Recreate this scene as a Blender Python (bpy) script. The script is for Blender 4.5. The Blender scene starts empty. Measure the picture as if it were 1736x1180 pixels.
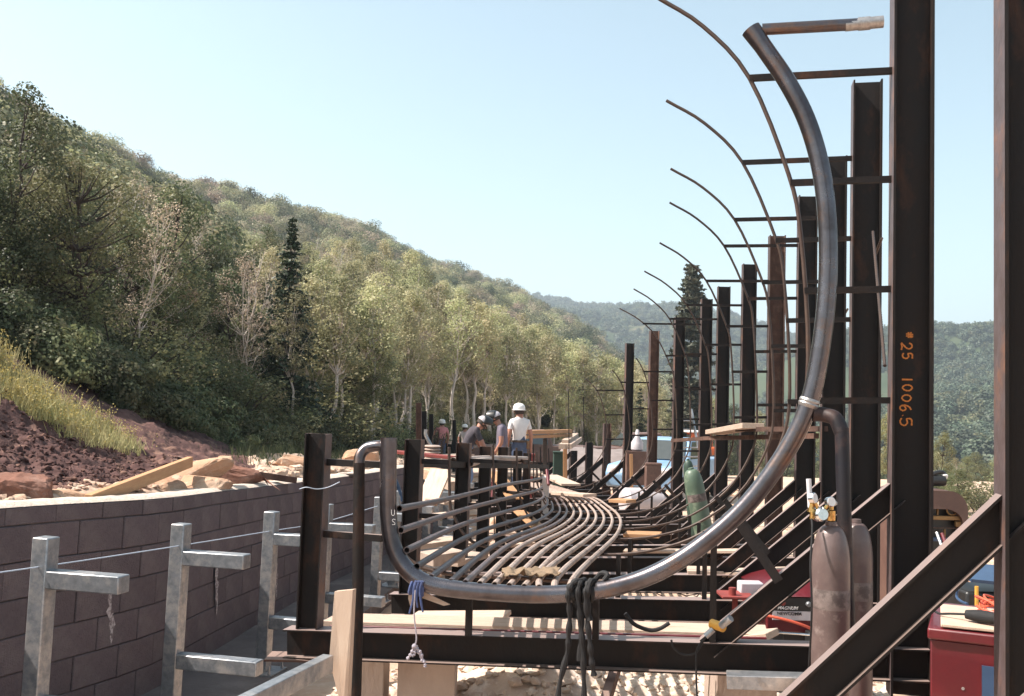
import bpy, bmesh, math, random
import numpy as np
from mathutils import Vector, Matrix, Quaternion, noise
V = Vector
R = math.radians
S = bpy.context.scene
C = S.collection

# ---------------------------------------------------------------- camera
FPX = 1650.0
EYE = V((0, 0, 2.4))
_th = math.atan(100/1650.0); _ro = 0.025
_f = V((0, math.cos(_th), math.sin(_th))); _u0 = V((0, -math.sin(_th), math.cos(_th))); _r0 = V((1, 0, 0))
_r = _r0*math.cos(_ro)+_u0*math.sin(_ro)
_u = _u0*math.cos(_ro)-_r0*math.sin(_ro)
cd = bpy.data.cameras.new('camera'); cam = bpy.data.objects.new('camera', cd); C.objects.link(cam)
cd.sensor_width = 36; cd.sensor_fit = 'HORIZONTAL'; cd.lens = 36*FPX/1736
cd.clip_start = 0.1; cd.clip_end = 12000
m = Matrix((_r, _u, -_f)).transposed().to_4x4(); m.translation = EYE
cam.matrix_world = m
S.camera = cam
S.render.resolution_x = 1024; S.render.resolution_y = 696

def ray(px, py):
    return _r*((px-868)/FPX)+_u*((590-py)/FPX)+_f
def P(px, py, Y):
    d = ray(px, py)
    return EYE+d*(Y/d.y)
def XZ(px, Y, z):
    """point at image column px, forward distance Y, height z relative to eye"""
    # column px on horizon-ish row; iterate for roll
    py = 690.0
    for _ in range(4):
        p = P(px, py, Y)
        py += (p.z-EYE.z-z)/Y*FPX
    return P(px, py, Y)

# ---------------------------------------------------------------- world, sun, exposure
SUN_EL, SUN_AZ = R(50), R(-94)       # azimuth measured from +Y towards +X : sun stands to the left, a little beyond
w = bpy.data.worlds.new('World'); S.world = w; w.use_nodes = True
nt = w.node_tree; nt.nodes.clear()
sky = nt.nodes.new('ShaderNodeTexSky'); sky.sky_type = 'NISHITA'; sky.sun_disc = False
sky.sun_elevation = SUN_EL; sky.sun_rotation = SUN_AZ
sky.altitude = 2000; sky.air_density = 1.0; sky.dust_density = 8; sky.ozone_density = 0.7
bg = nt.nodes.new('ShaderNodeBackground'); bg.inputs[1].default_value = 0.15
ow = nt.nodes.new('ShaderNodeOutputWorld')
tint = nt.nodes.new('ShaderNodeMix'); tint.data_type = 'RGBA'; tint.blend_type = 'MULTIPLY'; tint.inputs[0].default_value = 1.0; tint.inputs[7].default_value = (0.99, 0.965, 0.73, 1)
nt.links.new(sky.outputs[0], tint.inputs[6]); nt.links.new(tint.outputs[2], bg.inputs[0]); nt.links.new(bg.outputs[0], ow.inputs[0])
sd = bpy.data.lights.new('sun', 'SUN'); sd.energy = 5.0; sd.angle = R(0.5); sd.color = (1.0, 0.915, 0.845)
so = bpy.data.objects.new('sun', sd); C.objects.link(so)
sdir = V((math.cos(SUN_EL)*math.sin(SUN_AZ), math.cos(SUN_EL)*math.cos(SUN_AZ), math.sin(SUN_EL)))
so.rotation_euler = sdir.to_track_quat('Z', 'Y').to_euler(); so.location = (0, 0, 30)
S.view_settings.view_transform = 'Standard'; S.view_settings.look = 'None'
S.view_settings.gamma = 1; S.view_settings.use_curve_mapping = False
S.view_settings.exposure = 1.25
S.render.engine = 'CYCLES'

# ---------------------------------------------------------------- materials
MATS = {}
def mat(name, c1, c2=None, rough=0.7, metal=0.0, scale=6.0, bump=0.0, bscale=40.0, c3=None, s3=1.5, t3=0.55, spec=0.5,
        stretch=(1, 1, 1), rnd=0.0, trans=0.0, coat=0.0, rvar=0.0, detail=6, lit_top=None):
    """procedural material: two or three colours mixed by noise, optional bump, per-object value change"""
    if name in MATS: return MATS[name]
    M = bpy.data.materials.new(name); M.use_nodes = True; MATS[name] = M
    n = M.node_tree; b = n.nodes['Principled BSDF']; L = n.links.new
    tc = n.nodes.new('ShaderNodeTexCoord'); mp = n.nodes.new('ShaderNodeMapping'); mp.inputs['Scale'].default_value = stretch
    L(tc.outputs['Object'], mp.inputs[0])
    c2 = c2 or tuple(x*0.7 for x in c1)
    no = n.nodes.new('ShaderNodeTexNoise'); no.inputs['Scale'].default_value = scale; no.inputs['Detail'].default_value = detail
    no.inputs['Roughness'].default_value = 0.65
    L(mp.outputs[0], no.inputs['Vector'])
    ra = n.nodes.new('ShaderNodeValToRGB'); ra.color_ramp.elements[0].position = 0.35; ra.color_ramp.elements[1].position = 0.65
    ra.color_ramp.elements[0].color = (*c1, 1); ra.color_ramp.elements[1].color = (*c2, 1)
    L(no.outputs[0], ra.inputs[0]); col = ra.outputs[0]
    if c3:
        n3 = n.nodes.new('ShaderNodeTexNoise'); n3.inputs['Scale'].default_value = s3; n3.inputs['Detail'].default_value = 8
        n3.inputs['Roughness'].default_value = 0.7
        L(mp.outputs[0], n3.inputs['Vector'])
        r3 = n.nodes.new('ShaderNodeValToRGB'); r3.color_ramp.elements[0].position = t3-0.06; r3.color_ramp.elements[1].position = t3+0.08
        L(n3.outputs[0], r3.inputs[0])
        mx = n.nodes.new('ShaderNodeMix'); mx.data_type = 'RGBA'
        L(r3.outputs[0], mx.inputs[0]); L(col, mx.inputs[6]); mx.inputs[7].default_value = (*c3, 1); col = mx.outputs[2]
    if rnd:
        oi = n.nodes.new('ShaderNodeObjectInfo')
        mr = n.nodes.new('ShaderNodeMapRange'); mr.inputs[3].default_value = 1-rnd; mr.inputs[4].default_value = 1+rnd
        L(oi.outputs['Random'], mr.inputs[0])
        hs = n.nodes.new('ShaderNodeHueSaturation'); L(mr.outputs[0], hs.inputs['Value'])
        if trans:
            m5 = n.nodes.new('ShaderNodeMath'); m5.operation = 'MULTIPLY'; m5.inputs[1].default_value = 37.3; L(oi.outputs['Random'], m5.inputs[0]); m6 = n.nodes.new('ShaderNodeMath'); m6.operation = 'FRACT'; L(m5.outputs[0], m6.inputs[0])
            m7 = n.nodes.new('ShaderNodeMapRange'); m7.inputs[3].default_value = 0.475; m7.inputs[4].default_value = 0.525; L(m6.outputs[0], m7.inputs[0]); L(m7.outputs[0], hs.inputs['Hue'])
        L(col, hs.inputs['Color']); col = hs.outputs[0]
    if lit_top:          # paler colour painted on upward faces to imitate sunlit tops
        ge = n.nodes.new('ShaderNodeNewGeometry'); sx = n.nodes.new('ShaderNodeSeparateXYZ'); L(ge.outputs['Normal'], sx.inputs[0])
        md = n.nodes.new('ShaderNodeMapRange'); md.inputs[1].default_value = 0.45; md.inputs[2].default_value = 0.8; md.inputs[4].default_value = 0.85; L(sx.outputs[2], md.inputs[0])
        dn = n.nodes.new('ShaderNodeMix'); dn.data_type = 'RGBA'; L(md.outputs[0], dn.inputs[0]); L(col, dn.inputs[6]); dn.inputs[7].default_value = (*lit_top, 1); col = dn.outputs[2]
    L(col, b.inputs['Base Color'])
    b.inputs['Roughness'].default_value = rough; b.inputs['Metallic'].default_value = metal
    b.inputs['Specular IOR Level'].default_value = spec
    if coat: b.inputs['Coat Weight'].default_value = coat
    if rvar:
        rr = n.nodes.new('ShaderNodeMapRange'); rr.inputs[3].default_value = max(0, rough-rvar); rr.inputs[4].default_value = min(1, rough+rvar)
        L(no.outputs[0], rr.inputs[0]); L(rr.outputs[0], b.inputs['Roughness'])
    if bump:
        bn = n.nodes.new('ShaderNodeTexNoise'); bn.inputs['Scale'].default_value = bscale; bn.inputs['Detail'].default_value = 5
        L(mp.outputs[0], bn.inputs['Vector'])
        bu = n.nodes.new('ShaderNodeBump'); bu.inputs['Strength'].default_value = min(1, bump); bu.inputs['Distance'].default_value = 0.01 if bump <= 1 else 0.01*bump
        L(bn.outputs[0], bu.inputs['Height']); L(bu.outputs[0], b.inputs['Normal'])
    if trans:
        tr = n.nodes.new('ShaderNodeBsdfTranslucent'); L(col, tr.inputs[0])
        ms = n.nodes.new('ShaderNodeMixShader'); ms.inputs[0].default_value = trans
        out = n.nodes['Material Output']
        L(b.outputs[0], ms.inputs[1]); L(tr.outputs[0], ms.inputs[2]); L(ms.outputs[0], out.inputs[0])
    return M

rust = mat('dark_rusty_mill_steel', (0.0075, 0.006, 0.0062), (0.013, 0.0085, 0.007), rough=0.62, scale=9, bump=0.25, bscale=60,
           c3=(0.050, 0.021, 0.011), s3=2.6, t3=0.60, stretch=(1, 1, 0.5), spec=0.25, lit_top=(0.25, 0.185, 0.16), rnd=0.25, rvar=0.12)
rust_edge = mat('red_brown_rusted_steel', (0.070, 0.030, 0.019), (0.045, 0.022, 0.015), rough=0.8, scale=14, bump=0.3, c3=(0.11, 0.06, 0.042), s3=5, rnd=0.25, lit_top=(0.25, 0.17, 0.14))
flange = mat('sunlit_tone_flange', (0.085, 0.064, 0.067), (0.060, 0.040, 0.037), rough=0.5, scale=12, bump=0.2, c3=(0.16, 0.075, 0.045), s3=2.5, t3=0.58, lit_top=(0.27, 0.20, 0.18), rnd=0.15)  # paler copy of the steel, sunlight on flange faces put into the colour
rodm = mat('brown_steel_rod', (0.055, 0.038, 0.032), (0.08, 0.048, 0.034), rough=0.5, metal=0.3, scale=20, bump=0.15, c3=(0.05, 0.030, 0.024), s3=4, rnd=0.2)
pipe_dark = mat('shaded_blue_brown_pipe', (0.13, 0.10, 0.098), (0.085, 0.068, 0.07), rough=0.5, metal=0.2, scale=15, bump=0.15, c3=(0.16, 0.085, 0.06), s3=3, t3=0.6, rnd=0.15)  # shade on the inner pipes put into a darker colour
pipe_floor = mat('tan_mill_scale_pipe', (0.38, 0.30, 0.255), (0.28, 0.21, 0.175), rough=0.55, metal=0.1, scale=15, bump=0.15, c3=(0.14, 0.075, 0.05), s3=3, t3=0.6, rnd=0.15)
header_m = mat('bare_black_steel_pipe', (0.115, 0.108, 0.122), (0.060, 0.050, 0.054), rough=0.30, coat=0.5, metal=0.85, scale=5, bump=0.12, bscale=25,
               c3=(0.15, 0.09, 0.065), s3=3.2, t3=0.58, rvar=0.12, stretch=(1, 1, 1))
dark_pipe = mat('blued_dark_pipe', (0.011, 0.011, 0.016), (0.018, 0.014, 0.014), rough=0.5, metal=0.0, spec=0.25, scale=5, bump=0.1, c3=(0.06, 0.035, 0.03), s3=3)
weld_m = mat('bright_weld_metal', (0.45, 0.43, 0.42), (0.30, 0.28, 0.27), rough=0.4, metal=0.8, scale=60, bump=0.2, bscale=160)
galv = mat('galvanised_steel', (0.34, 0.35, 0.37), (0.22, 0.235, 0.25), rough=0.40, metal=0.65, scale=22, bump=0.12, c3=(0.50, 0.47, 0.45), s3=5, rnd=0.06)
block_m = mat('buff_split_concrete_block', (0.142, 0.108, 0.112), (0.118, 0.089, 0.093), rough=0.95, scale=30, bump=0.9, bscale=90,
              c3=(0.17, 0.135, 0.132), s3=2.5, t3=0.58, rnd=0.08, spec=0.2)
mortar_m = mat('dark_mortar_joint', (0.095, 0.074, 0.074), (0.075, 0.06, 0.06), rough=0.95, scale=30, bump=0.5)
glint_m = mat('painted_sun_glint', (0.60, 0.52, 0.50), (0.30, 0.24, 0.235), rough=0.9, scale=60, bump=0.5, c3=(0.17, 0.13, 0.13), s3=40, t3=0.5)
cap_m = mat('pale_mortar_cap', (0.55, 0.47, 0.40), (0.42, 0.34, 0.28), rough=0.95, scale=18, bump=0.8, bscale=60)
conc = mat('board_formed_concrete', (0.42, 0.33, 0.27), (0.34, 0.26, 0.21), rough=0.92, scale=5, bump=0.3, bscale=50, c3=(0.26, 0.19, 0.15), s3=2.5, t3=0.62, stretch=(1, 1, 0.4))
wood = mat('sunbleached_lumber', (0.52, 0.40, 0.32), (0.42, 0.31, 0.235), rough=0.8, scale=7, bump=0.3, bscale=30, stretch=(1, 8, 8), c3=(0.30, 0.20, 0.12), s3=2, t3=0.64, rnd=0.18)
wood_or = mat('fresh_orange_lumber', (0.44, 0.25, 0.125), (0.37, 0.19, 0.09), rough=0.75, scale=7, bump=0.2, stretch=(1, 8, 8), rnd=0.18)
ply = mat('plywood_form_board', (0.50, 0.38, 0.29), (0.44, 0.32, 0.24), rough=0.85, scale=4, bump=0.2, stretch=(6, 6, 1), c3=(0.36, 0.25, 0.18), s3=3, t3=0.66)
redp = mat('red_paint', (0.115, 0.007, 0.011), (0.08, 0.005, 0.009), rough=0.42, scale=6, bump=0.08, coat=0.2, c3=(0.09, 0.008, 0.01), s3=3, t3=0.62)
redfade = mat('faded_red_primer', (0.23, 0.035, 0.028), (0.15, 0.025, 0.02), rough=0.7, scale=9, bump=0.1)
blackp = mat('black_paint', (0.012, 0.012, 0.013), (0.02, 0.02, 0.02), rough=0.4, scale=9)
greyp = mat('pale_grey_paint', (0.48, 0.45, 0.47), (0.40, 0.37, 0.39), rough=0.5, scale=9)
whitep = mat('white_print', (0.75, 0.73, 0.72), (0.6, 0.58, 0.57), rough=0.6)
yellowp = mat('yellow_paint', (0.62, 0.34, 0.06), (0.5, 0.25, 0.04), rough=0.5, scale=9)
orangep = mat('orange_paint', (0.60, 0.13, 0.03), (0.5, 0.10, 0.03), rough=0.5, scale=9)
bluep = mat('pale_blue_paint', (0.26, 0.42, 0.60), (0.20, 0.34, 0.52), rough=0.35, scale=3, coat=0.3)
bluedk = mat('deep_blue_paint', (0.035, 0.07, 0.14), (0.025, 0.05, 0.10), rough=0.45)
brownp = mat('brown_weathered_enamel', (0.115, 0.062, 0.048), (0.085, 0.045, 0.036), rough=0.55, scale=5, bump=0.1, c3=(0.15, 0.09, 0.07), s3=2)
chalk = mat('orange_paint_stick', (0.62, 0.22, 0.05), (0.45, 0.15, 0.035), rough=0.9, scale=90, rnd=0)
cyl_m = mat('worn_mauve_cylinder_paint', (0.150, 0.108, 0.100), (0.105, 0.072, 0.068), rough=0.38, metal=0.15, scale=7, bump=0.12, c3=(0.24, 0.19, 0.175), s3=9, t3=0.64, rvar=0.1)
green_m = mat('green_cylinder_paint', (0.10, 0.14, 0.10), (0.075, 0.115, 0.08), rough=0.45, scale=6, bump=0.08, c3=(0.24, 0.28, 0.2), s3=4, t3=0.62)
brass = mat('brass', (0.62, 0.42, 0.16), (0.5, 0.32, 0.12), rough=0.25, metal=0.95, scale=30)
chrome = mat('polished_steel', (0.7, 0.7, 0.7), (0.6, 0.6, 0.6), rough=0.18, metal=1.0, scale=30)
rubber = mat('black_rubber', (0.006, 0.006, 0.007), (0.011, 0.010, 0.011), rough=0.8, scale=40, bump=0.2)
cord_or = mat('orange_cord', (0.60, 0.10, 0.05), (0.5, 0.08, 0.04), rough=0.5)
ragb = mat('blue_rag', (0.035, 0.06, 0.16), (0.08, 0.10, 0.2), rough=0.95, scale=30, bump=0.7)
ragw = mat('grey_string', (0.42, 0.38, 0.42), (0.28, 0.26, 0.30), rough=0.95, scale=60, bump=0.7)
ragt = mat('tan_canvas', (0.22, 0.155, 0.10), (0.16, 0.11, 0.068), rough=0.95, scale=20, bump=0.7)
linem = mat('white_line', (0.40, 0.46, 0.55), (0.36, 0.42, 0.5), rough=0.8)
soil_m = mat('red_brown_soil', (0.125, 0.070, 0.062), (0.060, 0.034, 0.032), rough=0.98, scale=5, bump=1.6, bscale=14, c3=(0.26, 0.155, 0.115), s3=3, t3=0.60, spec=0.1)
dust_m = mat('pale_dusty_earth', (0.50, 0.36, 0.27), (0.38, 0.26, 0.19), rough=0.98, scale=4, bump=1.3, bscale=18, c3=(0.56, 0.44, 0.35), s3=2, t3=0.55, spec=0.1)
gravel_m = mat('cream_gravel', (0.58, 0.47, 0.38), (0.42, 0.32, 0.25), rough=0.95, scale=2.5, bump=0.5, bscale=40, c3=(0.68, 0.60, 0.52), s3=8, t3=0.55, spec=0.1)
rock_m = mat('tan_sandstone', (0.44, 0.28, 0.185), (0.34, 0.20, 0.13), rough=0.95, scale=6, bump=1.0, bscale=22, c3=(0.52, 0.38, 0.28), s3=3, t3=0.55, spec=0.15, rnd=0.1)
rock_dk = mat('red_brown_rock', (0.22, 0.11, 0.08), (0.15, 0.075, 0.055), rough=0.95, scale=6, bump=1.2, bscale=20, c3=(0.30, 0.18, 0.14), s3=3, t3=0.55, spec=0.15)
forest_floor = mat('forest_floor', (0.045, 0.052, 0.026), (0.070, 0.066, 0.036), rough=1, scale=0.25, bump=1, bscale=2, c3=(0.13, 0.09, 0.06), s3=0.05, t3=0.62, spec=0.05)
far_floor = mat('far_hill_ground', (0.040, 0.058, 0.030), (0.060, 0.075, 0.040), rough=1, scale=0.02, c3=(0.22, 0.17, 0.11), s3=0.006, t3=0.60, spec=0.05)
def leafm(name, a, b, c, sc=0.9, tr=0.42): return mat(name, a, b, rough=0.55, scale=sc, c3=c, s3=1.7, t3=0.56, trans=tr, rnd=0.36, spec=0.3, detail=3)
leaf_aspen = leafm('aspen_leaves', (0.30, 0.30, 0.155), (0.37, 0.35, 0.20), (0.44, 0.39, 0.25))
leaf_oak = leafm('oak_brush_leaves', (0.075, 0.092, 0.045), (0.11, 0.125, 0.062), (0.19, 0.17, 0.095))
leaf_light = leafm('sunlit_green_leaves', (0.20, 0.205, 0.095), (0.15, 0.165, 0.078), (0.29, 0.26, 0.14))
leaf_dry = leafm('dry_pinkish_leaves', (0.36, 0.29, 0.22), (0.31, 0.255, 0.18), (0.26, 0.25, 0.14))
leaf_spruce = leafm('spruce_needles', (0.018, 0.032, 0.018), (0.028, 0.045, 0.024), (0.040, 0.060, 0.034), tr=0.1)
leaf_pine = leafm('grey_green_needles', (0.10, 0.115, 0.078), (0.13, 0.135, 0.09), (0.18, 0.165, 0.12), tr=0.15)
leaf_far = leafm('hillside_leaves', (0.17, 0.185, 0.10), (0.22, 0.22, 0.125), (0.30, 0.265, 0.18), sc=0.35, tr=0.25)
leaf_far2 = leafm('distant_leaves', (0.055, 0.080, 0.050), (0.075, 0.10, 0.062), (0.12, 0.13, 0.085), sc=0.2, tr=0.2)
bark_pale = mat('pale_aspen_bark', (0.58, 0.51, 0.45), (0.45, 0.38, 0.33), rough=0.9, scale=3, bump=0.5, c3=(0.10, 0.08, 0.07), s3=4, t3=0.66, stretch=(1, 1, 0.6))
bark_dark = mat('dark_bark', (0.035, 0.026, 0.022), (0.055, 0.040, 0.032), rough=0.95, scale=8, bump=0.8)
grass_m = mat('bank_grass', (0.33, 0.33, 0.14), (0.42, 0.37, 0.18), rough=0.8, scale=1.6, c3=(0.36, 0.30, 0.16), s3=3, t3=0.55, trans=0.3)
flower_m = mat('yellow_flower_heads', (0.42, 0.33, 0.09), (0.36, 0.30, 0.12), rough=0.8, scale=5, trans=0.25)
skin_m = mat('tanned_skin', (0.40, 0.19, 0.13), (0.34, 0.155, 0.105), rough=0.55, scale=6)
jean_m = mat('blue_denim', (0.065, 0.095, 0.17), (0.045, 0.065, 0.12), rough=0.9, scale=12, bump=0.3)
khaki_m = mat('khaki_trousers', (0.22, 0.15, 0.085), (0.17, 0.115, 0.065), rough=0.9, scale=12, bump=0.3)
white_c = mat('white_tshirt', (0.72, 0.68, 0.66), (0.62, 0.58, 0.57), rough=0.9, scale=7, bump=0.3)
pink_c = mat('pink_shirt', (0.62, 0.25, 0.25), (0.52, 0.19, 0.19), rough=0.9, scale=7, bump=0.3)
grey_c = mat('grey_violet_shirt', (0.17, 0.145, 0.185), (0.12, 0.105, 0.14), rough=0.9, scale=7, bump=0.3)
dark_c = mat('dark_work_shirt', (0.035, 0.03, 0.04), (0.06, 0.05, 0.06), rough=0.9, scale=7, bump=0.3)
boot_m = mat('brown_boots', (0.07, 0.045, 0.03), (0.05, 0.03, 0.02), rough=0.7)
hat_m = mat('white_hard_hat', (0.78, 0.76, 0.74), (0.74, 0.72, 0.70), rough=0.3)
hair_m = mat('dark_hair', (0.03, 0.02, 0.015), (0.05, 0.03, 0.02), rough=0.8)
glass_m = mat('dark_window_glass', (0.03, 0.04, 0.045), (0.04, 0.05, 0.055), rough=0.08, spec=0.8)

# ---------------------------------------------------------------- object helpers
ORG = {}
def org(o):
    return ORG.get(o.name, V((0, 0, 0))) if o else V((0, 0, 0))
def tag(o, label=None, cat=None, group=None, kind=None):
    if label: o['label'] = label
    if cat: o['category'] = cat
    if group: o['group'] = group
    if kind: o['kind'] = kind
    return o
def empty(name, loc, label, cat, group=None):
    o = bpy.data.objects.new(name, None); C.objects.link(o); o.location = loc; o.empty_display_size = 0.1
    ORG[o.name] = V(loc)
    return tag(o, label, cat, group)
def inst(name, mesh, parent, loc, rot=None, scale=None):
    """object sharing a mesh, placed at a world location under a parent whose own rotation is zero"""
    o = bpy.data.objects.new(name, mesh); C.objects.link(o)
    o.location = V(loc)-org(parent)
    if parent: o.parent = parent
    if rot is not None:
        o.rotation_mode = 'QUATERNION'; o.rotation_quaternion = rot
    if scale is not None: o.scale = scale
    ORG[o.name] = V(loc)
    return o

class MB:
    def __init__(s): s.v = []; s.f = []; s.mi = []; s.k = 0
    def add(s, vs, fs, k=None):
        o = len(s.v); s.v += [V(x) for x in vs]; s.f += [tuple(i+o for i in f) for f in fs]; s.mi += [s.k if k is None else k]*len(fs)
    def box(s, c, size, rot=None, k=None):
        x, y, z = [q/2 for q in size]
        vs = [V((a*x, b*y, d*z)) for a in (-1, 1) for b in (-1, 1) for d in (-1, 1)]
        if rot is not None: vs = [rot @ q for q in vs]
        s.add([q+V(c) for q in vs], [(0, 1, 3, 2), (4, 6, 7, 5), (0, 4, 5, 1), (2, 3, 7, 6), (0, 2, 6, 4), (1, 5, 7, 3)], k)
        return s
    def hexa(s, b, t, k=None):
        """8 corners: bottom four and top four, same order"""
        s.add(list(b)+list(t), [(3, 2, 1, 0), (4, 5, 6, 7), (0, 1, 5, 4), (1, 2, 6, 5), (2, 3, 7, 6), (3, 0, 4, 7)], k); return s
    def bar(s, p0, p1, w, h, up=(0, 0, 1), k=None):
        p0, p1 = V(p0), V(p1); d = (p1-p0).normalized(); up = V(up)
        a = d.cross(up)
        if a.length < 1e-4: a = d.cross(V((1, 0, 0)))
        a.normalize(); b = a.cross(d).normalized()
        c = [a*w/2*i+b*h/2*j for i, j in ((-1, -1), (1, -1), (1, 1), (-1, 1))]
        s.hexa([p0+q for q in c], [p1+q for q in c], k); return s
    def ibeam(s, p0, p1, wd, dep, fl, tw=0.009, tf=0.012, k=None, fk=None):
        """I-section from p0 to p1; wd = direction of the section depth (in the web plane)"""
        p0, p1 = V(p0), V(p1); d = (p1-p0).normalized(); wd = V(wd); wd = (wd-d*wd.dot(d)).normalized(); a = d.cross(wd)
        D, F, w, t = dep/2, fl/2, tw/2, tf
        pr = [(-F, -D), (F, -D), (F, -D+t), (w, -D+t), (w, D-t), (F, D-t), (F, D), (-F, D), (-F, D-t), (-w, D-t), (-w, -D+t), (-F, -D+t)]
        vs = [p0+a*x+wd*y for x, y in pr]+[p1+a*x+wd*y for x, y in pr]
        n = 12
        fs = [(i, (i+1) % n, (i+1) % n+n, i+n) for i in range(n)]
        for o in (0, n):
            for q in ((0, 1, 2, 11), (2, 3, 10, 11), (3, 4, 9, 10), (4, 5, 8, 9), (5, 6, 7, 8)):
                qq = tuple(o+i for i in q)
                fs.append(qq if o else qq[::-1])
        s.add(vs, fs, k)
        if fk is not None: s.mi[-22] = fk; s.mi[-16] = fk
        return s
    def tube(s, pts, r, n=8, caps=True, k=None, hollow=0):
        pts = [V(p) for p in pts]; N = len(pts); rs = r if hasattr(r, '__len__') else [r]*N
        t0 = (pts[1]-pts[0]).normalized()
        a = t0.orthogonal().normalized(); vs = []; fs = []
        prev = t0
        for i, p in enumerate(pts):
            t = (pts[min(i+1, N-1)]-pts[max(i-1, 0)])
            t = t.normalized() if t.length > 1e-9 else prev
            q = prev.rotation_difference(t); a = (q @ a); a = (a-t*a.dot(t)).normalized(); prev = t
            b = t.cross(a)
            for j in range(n):
                g = 2*math.pi*j/n; vs.append(p+(a*math.cos(g)+b*math.sin(g))*rs[i])
        for i in range(N-1):
            for j in range(n):
                fs.append((i*n+j, i*n+(j+1) % n, (i+1)*n+(j+1) % n, (i+1)*n+j))
        if hollow:      # open ends with a dark inner bore
            for e, s1 in ((0, 1), (N-1, -1)):
                t = ((pts[1]-pts[0]) if e == 0 else (pts[-1]-pts[-2])).normalized()
                base = len(vs); c = pts[e]
                for j in range(n): vs.append(c+(vs[e*n+j]-c)*hollow)
                for j in range(n): vs.append(c+(vs[e*n+j]-c)*hollow+t*s1*0.12)
                for j in range(n):
                    j2 = (j+1) % n
                    q = [(e*n+j, base+j, base+j2, e*n+j2), (base+j, base+n+j, base+n+j2, base+j2)]
                    if e: q = [x[::-1] for x in q]
                    fs += q
                fs.append(tuple(base+n+j for j in range(n)) if e else tuple(base+n+j for j in reversed(range(n))))
        elif caps:
            fs.append(tuple(reversed(range(n)))); fs.append(tuple((N-1)*n+j for j in range(n)))
        s.add(vs, fs, k); return s
    def lathe(s, prof, c, axis=(0, 0, 1), n=20, k=None):
        axis = V(axis).normalized(); a = axis.orthogonal().normalized(); b = axis.cross(a); vs = []; fs = []
        for r, h in prof:
            for j in range(n):
                g = 2*math.pi*j/n; vs.append(V(c)+axis*h+(a*math.cos(g)+b*math.sin(g))*max(r, 1e-4))
        N = len(prof)
        for i in range(N-1):
            for j in range(n): fs.append((i*n+j, i*n+(j+1) % n, (i+1)*n+(j+1) % n, (i+1)*n+j))
        fs.append(tuple(reversed(range(n)))); fs.append(tuple((N-1)*n+j for j in range(n)))
        s.add(vs, fs, k); return s
    def lump(s, c, r, seed=0, sub=1, k=None, flat=0.8, rough=0.3):
        base_v, base_f = ICO[sub]
        rnd = random.Random(seed); sc = V((r*rnd.uniform(.75, 1.25), r*rnd.uniform(.75, 1.25), r*flat*rnd.uniform(.75, 1.2)))
        q = Quaternion((rnd.gauss(0, 1), rnd.gauss(0, 1), rnd.gauss(0, 1), rnd.gauss(0, 1))).normalized()
        of = V((rnd.random()*99, rnd.random()*99, rnd.random()*99))
        vs = []
        for b in base_v:
            d = 1+rough*2*(noise.noise(b*1.3+of))
            e = q @ (b*d); vs.append(V(c)+V((e.x*sc.x, e.y*sc.y, e.z*sc.z)))
        s.add(vs, base_f, k); return s
    def mesh(s, name, mats, o=V((0, 0, 0)), smooth=True, ang=38):
        me = bpy.data.meshes.new(name); me.from_pydata([tuple(v-o) for v in s.v], [], s.f)
        for x in (mats if isinstance(mats, (list, tuple)) else [mats]): me.materials.append(x)
        if any(s.mi): me.polygons.foreach_set('material_index', s.mi)
        if smooth:
            me.polygons.foreach_set('use_smooth', [True]*len(me.polygons)); me.set_sharp_from_angle(angle=R(ang))
        me.update(); return me
    def build(s, name, mats, parent=None, label=None, cat=None, group=None, kind=None, smooth=True, bevel=0, seg=2, ang=38, origin=None):
        if parent: o = org(parent)
        elif origin is not None: o = V(origin)
        else:
            xs = [v.x for v in s.v]; ys = [v.y for v in s.v]; o = V(((min(xs)+max(xs))/2, (min(ys)+max(ys))/2, min(v.z for v in s.v)))
        me = s.mesh(name, mats, o, smooth, ang)
        ob = bpy.data.objects.new(name, me); C.objects.link(ob)
        if parent: ob.parent = parent
        else: ob.location = o
        ORG[ob.name] = o
        if bevel:
            b = ob.modifiers.new('bevel', 'BEVEL'); b.width = bevel; b.segments = seg; b.limit_method = 'ANGLE'; b.angle_limit = R(40)
        return tag(ob, label, cat, group, kind)
def _ico(sub):
    b = bmesh.new(); bmesh.ops.create_icosphere(b, subdivisions=sub, radius=1)
    r = ([v.co.copy() for v in b.verts], [tuple(v.index for v in f.verts) for f in b.faces]); b.free(); return r
ICO = {1: _ico(1), 2: _ico(2), 3: _ico(3), 4: _ico(4)}
def sub_org(o, parent):
    ORG[o.name] = org(parent)
def spline(pts, n=8):
    """Catmull-Rom through pts"""
    pts = [V(p) for p in pts]; q = [pts[0]*2-pts[1]]+pts+[pts[-1]*2-pts[-2]]; out = []
    for i in range(1, len(q)-2):
        for j in range(n):
            t = j/n; a, b, c, d = q[i-1], q[i], q[i+1], q[i+2]
            out.append(0.5*((2*b)+(c-a)*t+(2*a-5*b+4*c-d)*t*t+(3*b-3*c+d-a)*t**3))
    out.append(pts[-1]); return out
def interp(x, xs, ys):
    return float(np.interp(x, xs, ys))
rng = random.Random(7)
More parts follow.
